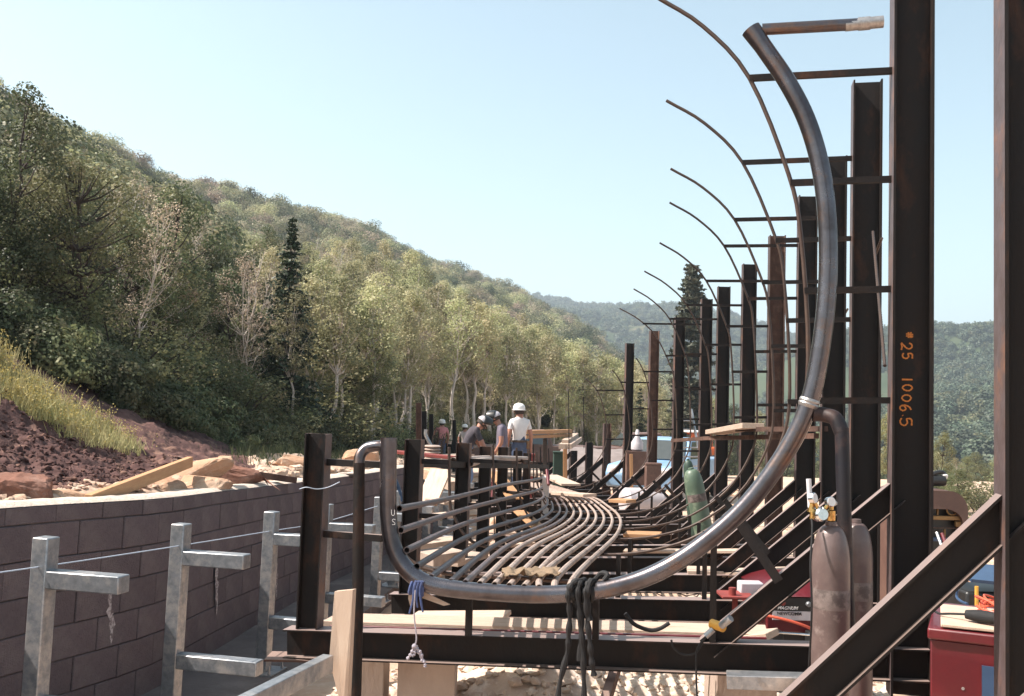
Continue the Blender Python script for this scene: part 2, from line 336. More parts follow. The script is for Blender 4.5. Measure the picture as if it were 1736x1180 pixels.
# ---------------------------------------------------------------- terrain
def grid_mesh(name, rows, mats, kind='structure', smooth=True, mi=None):
    """rows: list of equal-length lists of points -> one sheet"""
    n, m_ = len(rows), len(rows[0]); vs = [p for r in rows for p in r]
    fs = [(i*m_+j, i*m_+j+1, (i+1)*m_+j+1, (i+1)*m_+j) for i in range(n-1) for j in range(m_-1)]
    b = MB(); b.add(vs, fs)
    o = b.build(name, mats, kind=kind, smooth=smooth, ang=180)
    return o
def fbm(x, y, s, sd=0.0, oct_=4):
    a = 0; f = 1; am = 1
    for _ in range(oct_):
        a += am*noise.noise(V((x*s*f, y*s*f, sd+f*3.1))); f *= 2.03; am *= 0.5
    return a
Z0 = EYE.z
def ground_z(x, y):
    z = np.interp(y, [0, 5, 9, 13, 25, 45, 80, 150, 400, 3000], [-1.85, -1.97, -2.15, -2.34, -2.42, -2.9, -6, -16, -35, -60])
    z += 0.05*fbm(x, y, 0.6, 3)+0.02*fbm(x, y, 3.0, 5)
    return Z0+float(z)
xs = list(np.concatenate([np.linspace(-3500, -60, 14), np.linspace(-50, -4, 20), np.linspace(-3.6, 8, 90), np.linspace(8.6, 60, 50), np.linspace(70, 3500, 16)]))
ys = list(np.concatenate([np.linspace(-60, 0, 10), np.linspace(0.5, 16, 110), np.linspace(16.5, 60, 60), np.linspace(65, 300, 30), np.linspace(350, 5000, 16)]))
grid_mesh('ground', [[V((x, y, ground_z(x, y))) for x in xs] for y in ys], dust_m)

# bank, fill and dirt slope behind the block wall : columns given by picture column, each row (Y, picture row)
BCOL = [(-420, [(2.6, 950), (3.3, 900), (4.6, 640), (7.6, 270), (9.4, 330), (13, 330)]),
        (-250, [(3.7, 905), (4.2, 868), (5.9, 690), (8.6, 440), (10.8, 480), (14, 440)]),
        (0, [(5.05, 868), (5.7, 838), (7.4, 726), (9.5, 625), (11.5, 640), (15, 560)]),
        (100, [(5.65, 862), (6.2, 838), (8.0, 752), (10, 690), (12, 700), (15.5, 610)]),
        (200, [(6.15, 855), (6.8, 835), (8.4, 785), (10.5, 752), (12.5, 748), (16, 655)]),
        (250, [(6.45, 850), (7.1, 830), (8.8, 795), (11, 770), (12.5, 758), (16.5, 690)]),
        (330, [(7.1, 843), (7.8, 820), (9.5, 800), (11.2, 785), (13.5, 768), (18, 725)]),
        (430, [(8.65, 832), (9.3, 815), (10.3, 805), (12, 797), (14.5, 785), (20, 764)]),
        (540, [(10.8, 818), (11.5, 806), (12.6, 800), (14, 796), (17, 788), (24, 768)]),
        (660, [(13.6, 802), (14.4, 798), (16, 795), (18, 790), (21, 783), (30, 765)]),
        (740, [(18, 797), (18.6, 795), (20, 791), (23, 786), (28, 778), (36, 765)])]
WT = [(0.6, -3.2, -.42), (1.5, -3.15, -.45), (2.6, -3.05, -.50), (4.4, -2.86, -.575), (5.4, -2.66, -.615), (6.6, -2.36, -.675), (8.5, -2.25, -.76), (9.7, -2.16, -.81), (11, -2.07, -.865), (13, -1.78, -.915), (15, -1.62, -.97), (18.5, -1.35, -1.08)]
def _hz(px): return 690+(px-868)*.025
def _col(px, rows): return (px, [(Y_, _hz(px)-z_*FPX/Y_) for Y_, z_ in rows])
BCOL[0:0] = [_col(-2000, [(1.9, -.5), (2.2, -.45), (3.0, .7), (4.2, 2.2), (5.5, 2.0), (8, 2.4)]), _col(-1000, [(2.9, -.5), (3.2, -.45), (4.6, .7), (6.4, 2.1), (8.3, 1.9), (11, 2.3)])]
for c_ in BCOL:       # first row lies on the back edge of the wall top
    best = min((abs(P(c_[0], 850, q).x-(np.interp(q, [w_[0] for w_ in WT], [w_[1] for w_ in WT])-.27)), q) for q in np.linspace(.7, 18.4, 1400))[1]
    best = min(best, c_[1][2][0]-.8) if c_[0] < 700 else c_[1][0][0]
    zw = np.interp(best, [w_[0] for w_ in WT], [w_[2] for w_ in WT]); z1 = (_hz(c_[0])-c_[1][1][1])*c_[1][1][0]/FPX
    c_[1][0] = (best, _hz(c_[0])-(zw+.005)*FPX/best); Y1 = max(c_[1][1][0], best+.35); c_[1][1] = (Y1, _hz(c_[0])-z1*FPX/Y1)
def bank_pt(px, t, nz=1.0):
    """t 0..5 across the rows"""
    cols = [c[0] for c in BCOL]
    i = int(t); i = min(i, 4); f = t-i; f = f*f*(3-2*f) if i in (2, 3) else f
    Ys = []; Yi = []
    for k in (i, i+1):
        Ys.append(np.interp(px, cols, [c[1][k][0] for c in BCOL])); Yi.append(np.interp(px, cols, [c[1][k][1] for c in BCOL]))
    a = P(px, Yi[0], Ys[0]); b = P(px, Yi[1], Ys[1])
    p = a.lerp(b, f)
    if nz:
        am = min(1.0, t*1.2)*nz
        p.z += am*(0.10*fbm(p.x, p.y, 0.9, 1)+0.055*fbm(p.x, p.y, 4.5, 2, 3)+0.028*abs(fbm(p.x, p.y, 13, 5, 2)))
        p.x += am*0.05*fbm(p.x, p.y, 3.1, 9, 3)
    return p
pxs = list(range(-2000, -420, 20))+list(range(-420, 745, 3)); ts = [i*5/160 for i in range(161)]
bank = grid_mesh('earth_bank', [[bank_pt(px, t) for px in pxs] for t in ts], [soil_m, dust_m])
cols_n = len(pxs)
mi = []
for i in range(len(ts)-1):
    for j in range(cols_n-1):
        p = bank_pt(pxs[j], ts[i], 0); k = 0.35*fbm(p.x, p.y, 1.3, 7)
        flat = ts[i] < 1.0+0.5*k or pxs[j] > 420+60*k or (pxs[j] > 300 and ts[i] < 2.6)
        mi.append(1 if flat else 0)
bank.data.polygons.foreach_set('material_index', mi)

# wooded hillside : from its foot behind the bank to the crest, then down the far side
HC = [(-2000, 8.5, 3.2, 50, -600), (-900, 9, 3.0, 60, -250), (-420, 13, 1.9, 90, -20), (-250, 14, 1.9, 110, 60), (0, 15, 1.05, 130, 182), (150, 15.7, .45, 160, 258), (300, 17.5, -.25, 200, 338), (450, 20.5, -.8, 260, 368),
      (620, 27, -1.25, 330, 405), (750, 43, -2.1, 390, 470), (870, 52, -2.8, 440, 508), (950, 58, -3.2, 470, 552), (1060, 64, -3.9, 500, 625), (1200, 80, -6, 520, 700), (1320, 110, -9, 540, 735)]
hx = [c[0] for c in HC]
def hill_pt(px, t):
    d0, z0, d1, y1 = [np.interp(px, hx, [c[k] for c in HC]) for k in (1, 2, 3, 4)]
    top = P(px, y1, d1); base = XZ(px, d0, z0)
    if t <= 1:
        s = t**1.35
        Y = d0+(d1-d0)*s
        f = (Y-d0)/(d1-d0); f = max(f, 0.0)**1.12
        q = base.lerp(top, s)
        z = base.z+(top.z-base.z)*f
        p = V((q.x, q.y, z))
    else:
        q = top-base; p = top+q*(t-1); p.z = top.z-(top.z-Z0+30)*(t-1)*1.6
    am = min(1, p.y/90)
    p.z += am*(3.0*fbm(p.x, p.y, 0.012, 4)+1.0*fbm(p.x, p.y, 0.05, 8)) if t < 0.93 else 0.6*fbm(p.x, p.y, 0.05, 8)
    return p
hp = list(range(-2000, -900, 100))+list(range(-900, 1321, 20)); ht = [i/60 for i in range(0, 88)]
grid_mesh('hillside', [[hill_pt(px, t) for px in hp] for t in ht], forest_floor)
# far blue ridge and the right hand hill
def ridge(name, ctrl, d0, zb, back, amp, sd, material):
    rx = [c[0] for c in ctrl]
    def pt(px, t):
        y1, d1 = np.interp(px, rx, [c[1] for c in ctrl]), np.interp(px, rx, [c[2] for c in ctrl])
        top = P(px, y1, d1); bx = XZ(px, d0, zb)
        if t <= 1:
            p = bx.lerp(top, t); p.z = bx.z+(top.z-bx.z)*(t**0.9)
        else:
            p = top+(top-bx)*(t-1)*back; p.z = top.z-(top.z-Z0+60)*(t-1)
        e = 1 if t < 0.95 else 0.25
        p.z += e*amp*fbm(p.x, p.y, 0.004, sd, 5)*math.sin(math.pi*min(1, max(0.05, t)))
        return p
    a, b = int(rx[0]), int(rx[-1])
    cols = list(range(a, b+1, 15)); tt = [i/40 for i in range(0, 70)]
    grid_mesh(name, [[pt(px, t) for px in cols] for t in tt], material)
    return pt
ridge_a = ridge('distant_ridge', [(-600, 640, 1500), (300, 600, 1500), (700, 540, 1500), (860, 497, 1450), (930, 508, 1400), (1000, 520, 1400), (1080, 523, 1400), (1160, 527, 1350), (1250, 540, 1300), (1330, 565, 1250), (1400, 600, 1200), (1500, 660, 1150), (1700, 720, 1100)], 300, -35, 1.0, 30, 11, far_floor)
ridge_b = ridge('right_hill', [(1180, 700, 1000), (1300, 640, 1000), (1400, 600, 1000), (1480, 578, 980), (1570, 570, 950), (1640, 562, 930), (1700, 555, 900), (1900, 530, 850), (2300, 470, 750), (3000, 400, 650)], 170, -28, 1.0, 26, 31, far_floor)

# ---------------------------------------------------------------- block retaining wall
def wpos(Y):
    return V((interp(Y, [a[0] for a in WT], [a[1] for a in WT]), Y, Z0+interp(Y, [a[0] for a in WT], [a[2] for a in WT])))
wl = []
Y = 0.6
while Y < 18.5: wl.append(wpos(Y)); Y += 0.1
wl = spline(wl[::12]+[wl[-1]], 12)
cum = [0]
for i in range(1, len(wl)): cum.append(cum[-1]+(wl[i]-wl[i-1]).xy.length)
def wat(s):
    p = V([interp(s, cum, [q[k] for q in wl]) for k in range(3)]); q = V([interp(s+0.1, cum, [q[k] for q in wl]) for k in range(3)])
    t = (q-p); t.z = 0; return p, t.normalized() if t.length > 1e-6 else V((0, 1, 0))
wall = empty('block_wall', wat(3)[0]-V((0, 0, 1.3)), 'long curving concrete block retaining wall on the left with pale mortar along its top', 'retaining wall')
DEP = 0.22
bm_ = MB()
def blk(mb, L, H):
    g = 0.0035; e = 0.004
    # face towards +X (local), recessed edges chamfered
    x1 = 0.0; xb = -DEP+0.02; y0, y1 = -L/2+.002, L/2-.002; z0, z1 = -H/2+g, H/2-g
    vs = [V((xb, y0, z0)), V((xb, y1, z0)), V((xb, y1, z1)), V((xb, y0, z1)), V((x1-e, y0, z0)), V((x1-e, y1, z0)), V((x1-e, y1, z1)), V((x1-e, y0, z1)),
          V((x1, y0+e, z0+e)), V((x1, y1-e, z0+e)), V((x1, y1-e, z1-e)), V((x1, y0+e, z1-e))]
    mb.add(vs, [(0, 3, 2, 1), (0, 1, 5, 4), (1, 2, 6, 5), (2, 3, 7, 6), (3, 0, 4, 7), (4, 5, 9, 8), (5, 6, 10, 9), (6, 7, 11, 10), (7, 4, 8, 11), (8, 9, 10, 11)])
b = MB(); blk(b, 0.4, 0.2); blk_full = b.mesh('block', block_m, smooth=False)
b = MB(); blk(b, 0.4, 0.1); blk_half = b.mesh('block_cut', block_m, smooth=False)
nb = 0
for c in range(7):
    h = 0.1 if c == 0 else 0.2
    dz = 0.05 if c == 0 else 0.1+0.2*(c-1)+0.1
    s = 1.3+(0.2 if c % 2 else 0.0)
    while s < cum[-1]-0.3:
        p, t = wat(s); n_ = V((t.y, -t.x, 0))
        ang = math.atan2(n_.y, n_.x)
        slope = (wat(s+.2)[0].z-wat(s-.2)[0].z)/0.4
        q = Quaternion((0, 0, 1), ang) @ Quaternion((1, 0, 0), math.atan(slope))
        if nb < 305:
            inst('block', blk_half if c == 0 else blk_full, wall, p+V((0, 0, -dz))+n_*(0.004*rng.uniform(-1, 1)), q); nb += 1
        s += 0.4
core = MB(); prev = None
for i in range(0, 200):
    s = cum[-1]*i/199; p, t = wat(s); n_ = V((t.y, -t.x, 0)); f = p-n_*0.012; k = p-n_*0.20
    row = [f-V((0, 0, .004)), k-V((0, 0, .004)), k-V((0, 0, 1.9)), f-V((0, 0, 1.9))]
    if prev: core.hexa(prev, row)
    prev = row
core.build('mortar_core', mortar_m, wall, smooth=False)
cap = MB(); rows = []
for i in range(0, 260):
    s = cum[-1]*i/259; p, t = wat(s); n_ = V((t.y, -t.x, 0)); r_ = []
    for j in range(7):
        u = -0.004-j*0.05; e = 0.022+0.007*fbm(p.x*3+j, p.y*3, 2.0, 2) if j else 0.001
        r_.append(p+n_*(u+(0.004*fbm(p.x, p.y, 6, 1) if j == 0 else 0))+V((0, 0, e-(0.0 if j < 5 else 0.02*(j-4)))))
    rows.append(r_)
nn = 7
cap.add([q for r_ in rows for q in r_], [(i*nn+j, (i+1)*nn+j, (i+1)*nn+j+1, i*nn+j+1) for i in range(259) for j in range(6)])
cap.build('mortar_cap', cap_m, wall)
# painted pale streaks imitating sun reflected onto the wall face
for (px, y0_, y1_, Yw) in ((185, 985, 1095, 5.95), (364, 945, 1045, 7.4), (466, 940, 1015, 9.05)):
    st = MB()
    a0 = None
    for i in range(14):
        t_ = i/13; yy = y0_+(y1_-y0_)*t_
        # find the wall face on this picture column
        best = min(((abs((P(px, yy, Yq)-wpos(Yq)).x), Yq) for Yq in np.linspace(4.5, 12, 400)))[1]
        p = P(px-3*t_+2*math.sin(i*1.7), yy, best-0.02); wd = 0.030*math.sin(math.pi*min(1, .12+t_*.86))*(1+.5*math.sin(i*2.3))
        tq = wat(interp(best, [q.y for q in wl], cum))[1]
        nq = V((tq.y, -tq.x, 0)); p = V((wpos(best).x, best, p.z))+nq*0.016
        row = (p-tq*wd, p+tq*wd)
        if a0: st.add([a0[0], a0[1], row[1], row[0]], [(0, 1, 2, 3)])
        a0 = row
    st.build('painted_glint_streak', glint_m, wall)
# poured ledge the posts stand on
led = MB(); prev = None
for i in range(0, 120):
    Yq = 1.2+i*0.115; p = wpos(Yq); zt = Z0-1.79-0.024*Yq
    row = [V((p.x+0.80, Yq, zt)), V((p.x-0.02, Yq, zt)), V((p.x-0.02, Yq, zt-.5)), V((p.x+0.80, Yq, zt-.5))]
    if prev: led.hexa(prev, row)
    prev = row
led.build('concrete_ledge', mat('shade_toned_concrete', (.15, .12, .11), (.10, .08, .075), rough=.95, scale=4, bump=.4, c3=(.20, .165, .15), s3=2), label='poured concrete ledge running along the foot of the block wall', cat='footing', smooth=False)  # concrete colour darkened to carry the wall's shade

# ---------------------------------------------------------------- galvanised posts with two arms
def stanchion(X, Yq, zt, label, h=1.0, last=False):
    zb = Z0-1.79-0.024*Yq
    o = empty('galvanised_stanchion', (X, Yq, zb), label, 'stanchion', 'galvanised stanchions along the block wall')
    rot = Matrix.Rotation(R(-14), 3, 'Z'); top = Z0+zt+0.155
    lean = V((0.018, 0, 1)).normalized()
    x_, y_ = rot @ V((1, 0, 0)), rot @ V((0, 1, 0))
    def sq(mb, p0, p1, w_, up): mb.bar(p0, p1, w_, w_, up)
    b = MB(); sq(b, V((X, Yq, zb+0.012)), V((X, Yq, zb+0.012))+lean*(top-zb-.012), 0.088, y_); b.build('post', galv, o, bevel=0.006)
    for k, L in ((0, 0.40), (1, 0.52)):
        z = Z0+zt-0.6*k; c = V((X, Yq, zb))+lean*(z-0.042-zb)
        b = MB(); b.bar(c+x_*0.044, c+x_*(0.044+L), 0.088, 0.084, (0, 0, 1)); b.build('arm', galv, o, bevel=0.006)
    if zt-1.0 > zb-Z0+0.15:
        pass
    b = MB(); b.box((X, Yq, zb+0.006), (0.26, 0.26, 0.012), rot); b.build('base_plate', galv, o)
    for a in (-1, 1):
        for c in (-1, 1):
            q = V((X, Yq, zb))+x_*a*.1+y_*c*.1; b = MB(); b.lathe([(.014, .0125), (.014, .024), (.008, .0242), (.008, .07)], q, n=6)
            b.build('anchor_bolt', galv, o)
    return o
ST = [(68, 4.75, 965), (300, 5.85, 932), (455, 7.2, 903), (550, 8.5, 885), (640, 10.1, 868), (670, 11.2, 855), (702, 12.4, 842), (724, 13.6, 832), (741, 14.8, 824), (757, 16.0, 817)]
SL = ['nearest galvanised two-armed post, at the left edge of the picture', 'galvanised two-armed post crossed by the taut line below its top, second from the left',
      'galvanised two-armed post standing on the ledge with its base plate in view', 'galvanised post mostly hidden behind the leftmost brown steel column',
      'galvanised two-armed post seen between the curved drop pipe and the big header pipe', 'galvanised post just right of the header pipe riser',
      'galvanised post behind the second inner column', 'galvanised post among the scattered boards, third from the end of the row', 'galvanised post next to last in the row, by the bundle of loose pipes', 'farthest galvanised post of the row']
ST_TOP = []
for (px, Yq, ya), lb in zip(ST, SL):
    p = P(px, ya, Yq); stanchion(p.x, Yq, p.z-Z0, lb); ST_TOP.append(p)
# mason's line
b = MB(); pts = [P(-60, 979, 4.3), P(60, 962, 4.69), P(150, 949, 5.1), P(300, 926, 5.79), P(455, 901, 7.14), P(550, 885, 8.44), P(640, 858, 10.0)]
b.tube(spline(pts, 6), 0.0035, 5)
b.build('mason_line', linem, label='taut pale blue mason line tied along the galvanised posts', cat='string')
b = MB(); b.tube(spline([P(508, 829, 5.86), P(520, 826, 5.83), P(537, 829, 5.84), P(556, 826, 5.85), P(576, 817, 5.8)], 6), 0.0028, 5)
b.build('wire_tie', linem, label='thin pale wire wound round the leftmost brown steel column', cat='wire')
# ---------------------------------------------------------------- track frames
# (outer post column, distance, top row or None, rib tip (px,py), inner post (px, top row, distance))
FR = [dict(x=1.25, Y=1.5, ztop=1.2, tip=None, inn=None, wo=1.6),
      dict(px=1747, Y=3.3, ztop=3.4, tip=None, inn=None, wo=1.65),
      dict(px=1541, Y=5.2, ztop=3.2, tip=(1113, -3), inn=(537, 735, 5.95), wo=1.61),
      dict(px=1464, Y=7.1, top=140, tip=(1130, 172), inn=(701, 745, 7.8), wo=1.72),
      dict(px=1410, Y=9.0, top=267, tip=(1137, 287), inn=(785, 751, 9.6), wo=1.79),
      dict(px=1364, Y=10.9, top=333, tip=(1135, 344), inn=(822, 757, 11.4), wo=1.85),
      dict(px=1312.5, Y=12.8, top=400, tip=(1118, 412), inn=(852, 758, 13.2), wo=1.81),
      dict(px=1266, Y=14.7, top=448, tip=(1092, 460), inn=(877, 764, 15.0), wo=1.77),
      dict(px=1223, Y=16.6, top=486, tip=(1074, 490), inn=(893, 768, 16.8), wo=1.76),
      dict(px=1194, Y=18.5, top=507, tip=(1050, 523), inn=None, wo=1.82),
      dict(px=1148.5, Y=20.4, top=538, tip=(1078, 607), inn=None, wo=1.85),
      dict(px=1106, Y=22.3, top=561, tip=(1037, 627), inn=None, wo=1.92),
      dict(px=1064.5, Y=24.2, top=582, tip=(992, 642), inn=None, wo=1.95),
      dict(px=1029.5, Y=26.1, top=718, tip=None, inn=None, wo=2.2),
      dict(px=1000, Y=28.0, top=750, tip=None, inn=None, wo=2.2),
      dict(px=974, Y=29.9, top=764, tip=None, inn=None, wo=2.2)]
for f in FR:
    if 'px' in f:
        p = P(f['px'], 690, f['Y']); f['O'] = V((p.x, f['Y'], 0))
        f['zt'] = (P(f['px'], f['top'], f['Y']).z) if 'top' in f else Z0+f['ztop']
    else:
        f['O'] = V((f['x'], f['Y'], 0)); f['zt'] = Z0+f['ztop']
for i, f in enumerate(FR):
    a = FR[max(0, i-1)]['O']; b = FR[min(len(FR)-1, i+1)]['O']
    t = (b-a).normalized(); f['T'] = t; f['n'] = V((-t.y, t.x, 0))
    Yq = f['Y']
    f['zb'] = Z0+float(np.interp(Yq, [1.5, 3.3, 5.2, 7.1, 9, 10.9, 12.8, 14.7, 16.6, 18.5, 20.4, 24, 30], [-1.02, -1.13, -1.255, -1.385, -1.51, -1.63, -1.75, -1.85, -1.93, -2.0, -2.06, -2.14, -2.2]))
    f['zf'] = f['zb']+0.285
def L(i, w, z, dt=0.0):
    """frame-local: w metres inwards from the inner face of the outer post, z absolute, dt along the track"""
    f = FR[i]; q = f['O']+f['n']*(w+0.1)+f['T']*dt; return V((q.x, q.y, z))
def hit(i, px, py, dt=0.0):
    """where the sight line of a picture point meets frame i's plane -> (w, z)"""
    f = FR[i]; d = ray(px, py); o = f['O']+f['T']*dt
    t = f['T'].dot(V((o.x-EYE.x, o.y-EYE.y, 0)))/f['T'].dot(d)
    p = EYE+d*t; return (p-o).dot(f['n'])-0.1, p.z
def beam_z(i, w): return FR[i]['zb']-0.045*(w-1.0)
WT_ = {2: (2.74, -.61), 3: (2.94, -.72), 4: (3.0, -.77), 5: (3.05, -.86), 6: (3.03, -.96), 7: (2.97, -1.06), 8: (2.95, -1.20), 9: (3.0, -1.33), 10: (3.0, -1.49), 11: (3.05, -1.65), 12: (3.1, -1.78)}
def sec(i, k):
    """cross-section point of cooling pipe number k (0 outermost, 13 topmost inner) -> (w, z)"""
    f = FR[i]; w0, zf = f['wo']+0.07, f['zf']+0.028; wT, zT = WT_[i]; zT += Z0; r = 0.30
    F = wT-w0-r
    if k <= 8: return w0+F*k/8, zf
    q = (k-8)/5*math.pi/2; return w0+F+r*math.sin(q)**.85, zf+(zT-zf)*(1-math.cos(q)**1.0)
def rib_pts(i, inner=True):
    f = FR[i]; wo, zf = f['wo'], f['zf']; s = (wo-0.42)/1.23
    low = [(1.23, 0.0), (0.90, .06), (0.60, .19), (0.28, .47), (0.06, .88), (0.0, 1.28)]
    wt, zt = hit(i, *f['tip'])
    pts = [(0.42+a*s, zf+b) for a, b in low]
    ks = (wt-0.42)/0.99 ; up = [(0.05, -1.40), (0.13, -1.05), (0.38, -.50), (0.68, -.19), (0.99, 0)]
    hs = min(1.0, (zt-zf-1.5)/1.42); hs = max(hs, 0.35)
    for a, b in up:
        z = zt+b*hs
        if z > pts[-1][1]+0.12: pts.append((0.42+a*ks, z))
    if inner:
        if i in WT_:
            ins = [(a_, b_-.028) for a_, b_ in (sec(i, k) for k in (8, 10, 12, 13))]; ins = [(q[0]+.02*j, q[1]) for j, q in enumerate(ins)]
            ins.append((ins[-1][0]+.02, ins[-1][1]+.42 if i < 9 else ins[-1][1]+.15)); pts = ins[::-1]+[(sec(i, 4)[0], zf)]+pts
    return pts
frames = []
FLAB = ['brown steel brace frame closest to the camera, cut by the lower right corner', 'dark steel column at the right edge, its wide rusty brace crossing the lower right corner',
        'tall dark steel column frame numbered #25 1006.5 in orange, with its long bottom beam', 'steel column frame just left of the numbered column, its top standing clear in the sky',
        'steel column frame partly hidden behind the big curved header pipe', 'steel column frame with twin-toned post directly left of the header pipe', 'steel column frame holding the right end of the pale plank',
        'steel column frame by the left end of the pale plank', 'steel column frame between the plank end and the green gas bottle', 'steel column frame standing right of the grey-green pine top',
        'steel column frame in front of the tall pine, left side of it', 'steel column frame with a short curved rod, second left of the pine', 'steel column frame with the shortest curved rod, leftmost of the tall ones',
        'short red-brown steel column frame next to the tall row', 'short dark steel column frame under the stacked planks, nearer one', 'farthest short dark column frame below the stacked planks']
for i, f in enumerate(FR):
    n_, T_ = f['n'], f['T']
    lean = 0.004
    def LL(w, z, dt=0): return L(i, w, z, dt)
    base = L(i, -0.1, f['zb']-0.17)
    o = empty('track_frame', base, FLAB[i], 'steel frame', 'welded steel frames of the track'); frames.append(o)
    tw = 0.205 if i < 12 else 0.2
    zp0 = f['zb']-(0.20 if i < 9 else 0.3)
    H = f['zt']-zp0
    b = MB(); b.ibeam(L(i, -0.1, zp0), L(i, -0.1-lean*H, f['zt']), n_, tw, 0.15, fk=1)
    post = b.build('outer_post', [[rust, rust_edge][1 if i in (6, 11, 13) else 0], flange], o, smooth=False)
    # bottom beam
    wi = 3.5
    if f['inn']:
        px, ty, Yi = f['inn']; q = P(px, ty, Yi); wi = (V((q.x, q.y, 0))-f['O']).dot(n_)-0.1; dti = (V((q.x, q.y, 0))-f['O']).dot(T_); f['wi'] = wi; f['dti'] = dti; f['zi'] = q.z
    b = MB(); w1 = wi+0.14 if i > 1 else 1.25
    b.ibeam(L(i, -0.24, beam_z(i, -0.24)-0.085), L(i, w1, beam_z(i, w1)-0.085, f.get('dti', 0)), (0, 0, 1), 0.17, 0.13, tw=0.008, tf=0.009, fk=1)
    b.build('bottom_beam', [rust, flange], o, smooth=False)
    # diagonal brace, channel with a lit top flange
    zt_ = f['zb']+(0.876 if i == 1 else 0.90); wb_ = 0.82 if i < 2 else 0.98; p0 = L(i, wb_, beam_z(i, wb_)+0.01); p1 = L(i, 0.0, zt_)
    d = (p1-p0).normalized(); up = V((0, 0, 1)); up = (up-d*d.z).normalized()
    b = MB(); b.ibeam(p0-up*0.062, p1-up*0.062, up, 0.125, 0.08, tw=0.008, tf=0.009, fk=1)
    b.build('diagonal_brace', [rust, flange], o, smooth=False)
    if f['tip']:
        rp = rib_pts(i); f['rib'] = rp
        b = MB(); b.tube(spline([L(i, w_, z_, -0.02) for w_, z_ in rp], 4), 0.0125, 7)
        b.build('curved_rod', rodm, o, ang=80)
        # arms from the post to the rod
        wt, zt = rp[-1]; up_part = rp[-12:]
        upw = sorted([(z_, w_) for w_, z_ in rp[rp.index(min(rp, key=lambda q: abs(q[0]-f['wo']))):]])
        step = 0.60; z = zt-0.50*(1 if i < 9 else 0.55)
        while z > f['zf']+0.85:
            w_ = float(np.interp(z, [q[0] for q in upw], [q[1] for q in upw]))
            b = MB(); b.bar(L(i, -0.012, z+0.01), L(i, w_, z-0.003, -0.02), 0.03, 0.034); b.build('arm', rust, o, smooth=False)
            z -= step
        # strut from the rod down to the brace
        ws = 0.42+(f['wo']-.42)*.30; zs = f['zf']+0.40
        b = MB(); q = p0.lerp(p1, 0.42)
        b.bar(L(i, ws+.02, zs, -0.03), q+V((0, 0, -0.02))-T_*0.075, 0.05, 0.012, n_); b.bar(L(i, ws+.02, zs, -0.055), q+V((0, 0, -0.02))-T_*0.10, 0.010, 0.05, n_)
        b.build('strut', rust, o, smooth=False)
        # short legs that carry the cradle rod on the beam
        for k, w_ in enumerate((0.98, 1.62, 2.35)):
            w_ += (f['wo']-1.68)
            zr = float(np.interp(-w_, [-q[0] for q in rp][::1] if False else sorted(-q[0] for q in rp if q[1] < f['zf']+0.5 and q[0] <= f['wo']+.8), [z__ for _, z__ in sorted((-q[0], q[1]) for q in rp if q[1] < f['zf']+0.5 and q[0] <= f['wo']+.8)]))
            b = MB(); b.bar(L(i, w_, beam_z(i, w_)+0.001, -0.03), L(i, w_, zr, -0.03), 0.035, 0.035, n_); b.build('support_leg', rust, o, smooth=False)
    if f['inn']:
        # inner post with its two short arms
        bz = beam_z(i, wi)
        b = MB(); b.ibeam(L(i, wi, bz, f['dti']), L(i, wi-0.012, f['zi'], f['dti']), n_, 0.135, 0.10, tw=0.008, tf=0.009, fk=1)
        b.build('inner_post', [rust, flange], o, smooth=False)
        if f['tip']:
            wl_ = f['rib'][0][0]
            for z_ in (f['zi']-0.17, f['zi']-0.60):
                zz = min(z_, f['zf']+0.8)
                b = MB(); b.bar(L(i, wi-0.06, z_, f['dti']), L(i, wl_, z_ if z_ < f['zf']+.8 else z_, -0.02), 0.035, 0.04); b.build('inner_arm', rust, o, smooth=False)
# pale lit flange edge plates where the brace lands (weld plates)
# orange numbers written down the web of the numbered column
GL = {'#': [[(.3, 0), (.45, 1)], [(.65, 0), (.8, 1)], [(0, .35), (1, .38)], [(0, .68), (1, .7)]],
      '2': [[(.05, .75), (.25, .98), (.6, .98), (.8, .75), (.65, .45), (.05, .02), (.5, .06), (.95, .0)]],
      '5': [[(.9, .98), (.2, .95), (.15, .55), (.55, .62), (.88, .4), (.75, .1), (.4, .0), (.05, .12)]],
      '1': [[(.55, 1), (.45, 0)]],
      '0': [[(.5, 1), (.12, .75), (.08, .3), (.45, 0), (.85, .25), (.92, .7), (.5, 1)]],
      '6': [[(.8, .98), (.35, .8), (.08, .4), (.25, .05), (.65, .0), (.92, .25), (.7, .5), (.3, .42), (.12, .25)]],
      '.': [[(.2, .0), (.45, .12)]], 'U': [[(.1, 1), (.1, .3), (.4, 0), (.8, .2), (.85, 1)]], 'S': [[(.9, .9), (.4, 1), (.15, .7), (.7, .4), (.75, .1), (.1, .05)]]}
def ribbon(mb, pts, wd, nrm):
    pts = spline(pts, 5) if len(pts) > 2 else [V(p) for p in pts]
    vs = []
    for i, p in enumerate(pts):
        t = (pts[min(i+1, len(pts)-1)]-pts[max(0, i-1)]).normalized(); s = t.cross(nrm).normalized()*wd*(1+.25*math.sin(i*2.1))
        vs += [p-s, p+s]
    mb.add(vs, [(2*i, 2*i+1, 2*i+3, 2*i+2) for i in range(len(pts)-1)])
